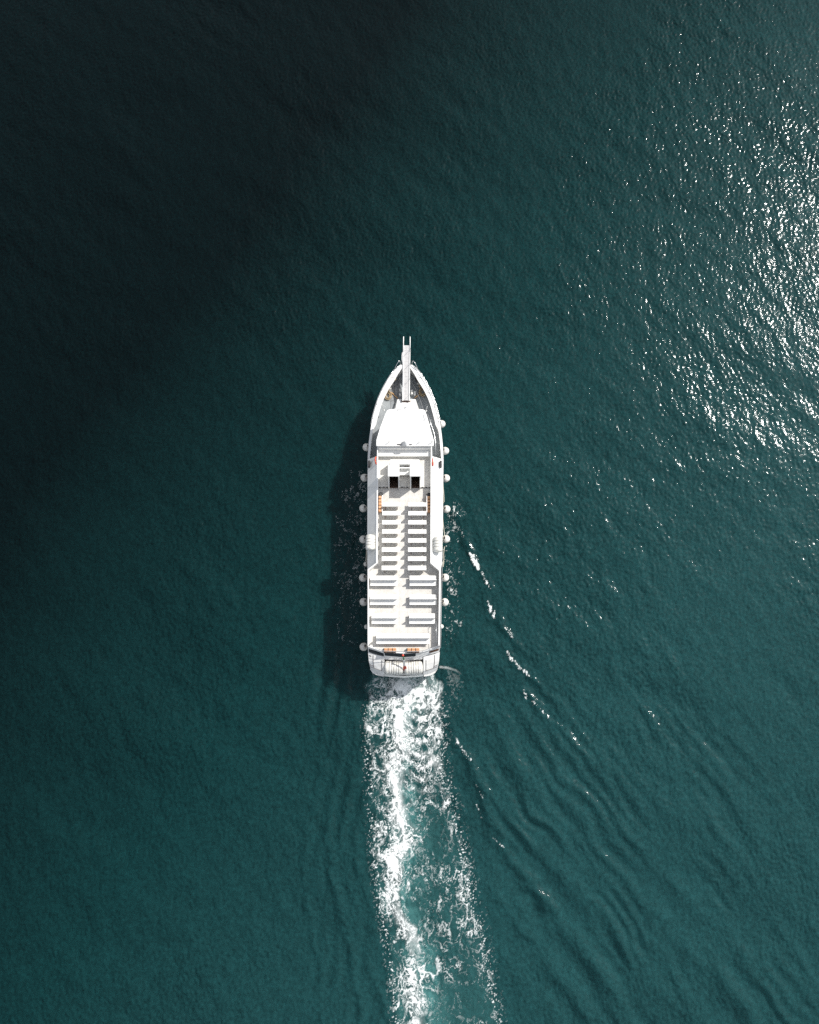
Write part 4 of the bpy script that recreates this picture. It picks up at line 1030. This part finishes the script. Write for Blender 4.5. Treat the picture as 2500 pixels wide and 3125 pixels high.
# ---- gangway over the bow
gz0, gz1 = 2.98, 4.15
g0 = Vector(V(1239.3, 1222, gz0)); g1 = Vector(V(1241.5, 1054, gz1)); dirg = (g1-g0).normalized(); side = Vector((dirg.y, -dirg.x, 0)).normalized(); upg = side.cross(dirg).normalized()
if upg.z < 0: upg = -upg
gw_ = empty('gangway', g0, 'long narrow white gangway with grey tread jutting over the bow', 'gangway')
Lg = (g1-g0).length
def gp(u, v, w2): return (side*u + dirg*v + upg*w2)
def gbox(bm, u0, u1, v0, v1, w0, w1): hexa(bm, [gp(u0,v0,w0), gp(u1,v0,w0), gp(u1,v1,w0), gp(u0,v1,w0)], [gp(u0,v0,w1), gp(u1,v0,w1), gp(u1,v1,w1), gp(u0,v1,w1)])
bm = bmesh.new(); gbox(bm, -.25, .25, 0, Lg, 0, .03); obj('walkway', bm, 'walk', gw_)
bm = bmesh.new()
for k in range(15): gbox(bm, -.25, .25, .2+k*Lg/15, .215+k*Lg/15, .03, .04)
gbox(bm, -.035, -.025, .1, Lg-.1, .03, .038)
obj('tread_strip', bm, 'walk', gw_)
for s in (-1, 1):
    bm = bmesh.new(); gbox(bm, min(s*.25, s*.34), max(s*.25, s*.34), -.05, Lg+.02, -.12, .09); obj('stringer', bm, 'white', gw_, bevel=.012)
    bm = bmesh.new(); tube(bm, [gp(s*.30,Lg-.6,.06), gp(s*.30,Lg+.1,.07), gp(s*.295,Lg+.78,.07)], .042, 8); obj('end_rail', bm, 'white', gw_, smooth=True)
bm = bmesh.new()
for v in (.55, 1.9, 3.3, 4.6):
    tube(bm, [gp(.31,v,.05), gp(.33,v,.85)], .014, 5)
tube(bm, [gp(.33,1.9,.85), gp(.33,3.3,.85)], .012, 5)
obj('stanchion', bm, 'metal', gw_)
bm = bmesh.new(); tube(bm, [gp(-.36,3.35,.0), gp(-.41,3.7,.02), gp(-.41,4.05,.02), gp(-.36,4.35,0)], .045, 8); obj('hinge', bm, 'white', gw_, smooth=True)

# ---- ropes
def coil(px, py, n, r, name, label, mat):
    x, y = P(px, py, FD_Z+.1); bm = bmesh.new(); pts = []
    rr = random.Random(int(px))
    for i in range(n*18):
        a = i*2*math.pi/18; q = r*(.45+.55*abs(math.sin(a*.13+px)))
        pts.append((q*math.cos(a)*(1+.15*rr.random()), 1.25*q*math.sin(a)*(1+.15*rr.random()), .04+.16*(i/(n*18))+.02*rr.random()))
    tube(bm, pts, .028, 6); o = obj(name, bm, mat, None, smooth=True); o.location = (x, y, FD_Z); return tag(o, label, 'rope')
coil(1184, 1207, 9, .32, 'rope_coil', 'tan coil of mooring rope against the left bulwark of the foredeck', 'rope')
coil(1290, 1197, 9, .30, 'rope_coil', 'dark brown tangled coil of rope against the right bulwark of the foredeck', 'rope')
for pts, lab in (([(1190,1196),(1198,1200),(1206,1208),(1214,1216)], 'short orange rope running from the left coil to the trunk cabin'), ([(1286,1198),(1278,1204),(1272,1210),(1265,1215)], 'short orange rope running from the right coil to the trunk cabin')):
    bm = bmesh.new(); P3 = [V(a, b2, FD_Z+.05+.02*(i%2)) for i, (a, b2) in enumerate(pts)]; tube(bm, P3, .045, 6); tag(obj('mooring_rope', bm, 'ropeo', None, smooth=True), lab, 'rope')
# shackles and chain ends stowed inside the bow bulwark
for k, (px, py) in enumerate(((1214,1140),(1210,1146),(1204,1158),(1200,1165),(1196,1175),(1190,1185),(1187,1190),(1270,1156),(1274,1162),(1278,1170),(1282,1178))):
    bm = bmesh.new(); x, y = P(px, py, 2.9)
    a = random.random()*3
    tube(bm, [(x+.13*math.cos(a+q), y+.11*math.sin(a+q), 2.9+.03*q) for q in (0,1,2,3,4,5)], .035, 5); tube(bm, [(x,y,2.9),(x,y+.05,2.25)], .03, 5)
    part('belaying_hook', bm, ['line','fender','rope','black'][k % 4], smooth=True)
# ropes slung along the starboard side, and one to port
for i, (pts, lab, z) in enumerate((([(1352,1478),(1354,1500),(1356,1530),(1353,1536),(1351,1500)], 'pale doubled rope looped along the right side above the side foam', 3.4),
                   ([(1350,1570),(1353,1600),(1357,1632),(1352,1640)], 'pale rope slanting down the right side to the fender by the raft canister', 3.3),
                   ([(1357,1668),(1354,1690),(1355,1708),(1352,1716),(1350,1728),(1353,1730),(1355,1712)], 'knotted pale rope on the right side behind the raft canister', 3.4),
                   ([(1119,1676),(1118,1700),(1116,1712),(1119,1716),(1121,1700),(1120,1680)], 'grey rope loop hanging on the left side behind the raft canister', 3.4))):
    bm = bmesh.new(); tube(bm, [V(a, b2, z-.12*(j % 3)) for j, (a, b2) in enumerate(pts)], .028, 6); tag(obj('side_rope', bm, 'ropew', None, smooth=True), lab, 'rope')

# ---- flag on its staff
a = Vector(V(1232.5, 1990, 4.3)); b2 = Vector(V(1229.5, 2002, 5.0)); tip = Vector(V(1237, 2052, 3.6))
fl = empty('stern_flag', a, 'furled green white and red flag drooping over the two stern raft canisters', 'flag')
base = Vector(V(1232, 1987, 4.6)); s0 = Vector(V(1230, 2000, 4.75)); s1 = Vector(V(1233, 2014, 4.4)); s2 = Vector(V(1235.5, 2034, 3.9)); s3 = Vector(V(1237.5, 2047, 3.3))
bm = bmesh.new(); tube(bm, [base-a, s0-a], .035, 8); obj('staff', bm, 'white', fl, smooth=True)
bm = bmesh.new(); lathe(bm, [(0,-.09),(.08,-.05),(.1,0),(.07,.06),(0,.08)], Matrix.Translation(s0-a), 12); obj('bracket', bm, 'red', fl, smooth=True)
def cloth(p, q, w0, w1, mat):
    bm = bmesh.new(); rows = []
    for i in range(7):
        f = i/6; c = p.lerp(q, f)-a; ww = w0+(w1-w0)*f
        rows.append([bm.verts.new(c+Vector((ww*(k/8-.5), .02*math.sin(k*2.2+f*3), .07*math.sin(k*1.9+f*4)))) for k in range(9)])
    for r0, r1 in zip(rows, rows[1:]):
        for k in range(8): bm.faces.new((r0[k], r0[k+1], r1[k+1], r1[k]))
    o = obj('cloth', bm, mat, fl, smooth=True); mo = o.modifiers.new('t', 'SOLIDIFY'); mo.thickness = .02
cloth(s0, s1, .07, .12, 'green'); cloth(s1, s2, .15, .24, 'white'); cloth(s2, s3, .26, .30, 'red')

# ---- pieces that lie apart become parts of their own
def split_loose(o, newname=None):
    bm = bmesh.new(); bm.from_mesh(o.data); bm.verts.ensure_lookup_table()
    seen = set(); groups = []
    for v in bm.verts:
        if v.index in seen: continue
        st_ = [v]; g = set()
        while st_:
            q = st_.pop()
            if q.index in g: continue
            g.add(q.index); st_.extend(e.other_vert(q) for e in q.link_edges)
        seen |= g; groups.append(g)
    bm.free()
    if newname: o.name = newname
    if len(groups) < 2: return
    src = o.data
    for i, g in enumerate(groups):
        b2 = bmesh.new(); b2.from_mesh(src); b2.verts.ensure_lookup_table()
        bmesh.ops.delete(b2, geom=[v for v in b2.verts if v.index not in g], context='VERTS')
        me = bpy.data.meshes.new(newname or o.name.split('.')[0]); b2.to_mesh(me); b2.free(); me.materials.append(src.materials[0])
        if i == 0: o.data = me
        else:
            c = o.copy(); c.data = me; COL.objects.link(c); c.parent = o.parent
for nm, new in (('rail_fittings','rail_fitting'),('alley_handrail',None),('roof_fitting',None),('roof_vent',None),('deck_scupper',None),('deck_seams','deck_seam'),
                ('deck_seam',None),('stern_window',None),('bolt',None),('stairs','step'),('stern_window.001',None),('bolt.001',None),('stairs.001','step')):
    o = bpy.data.objects.get(nm)
    if o: split_loose(o, new)
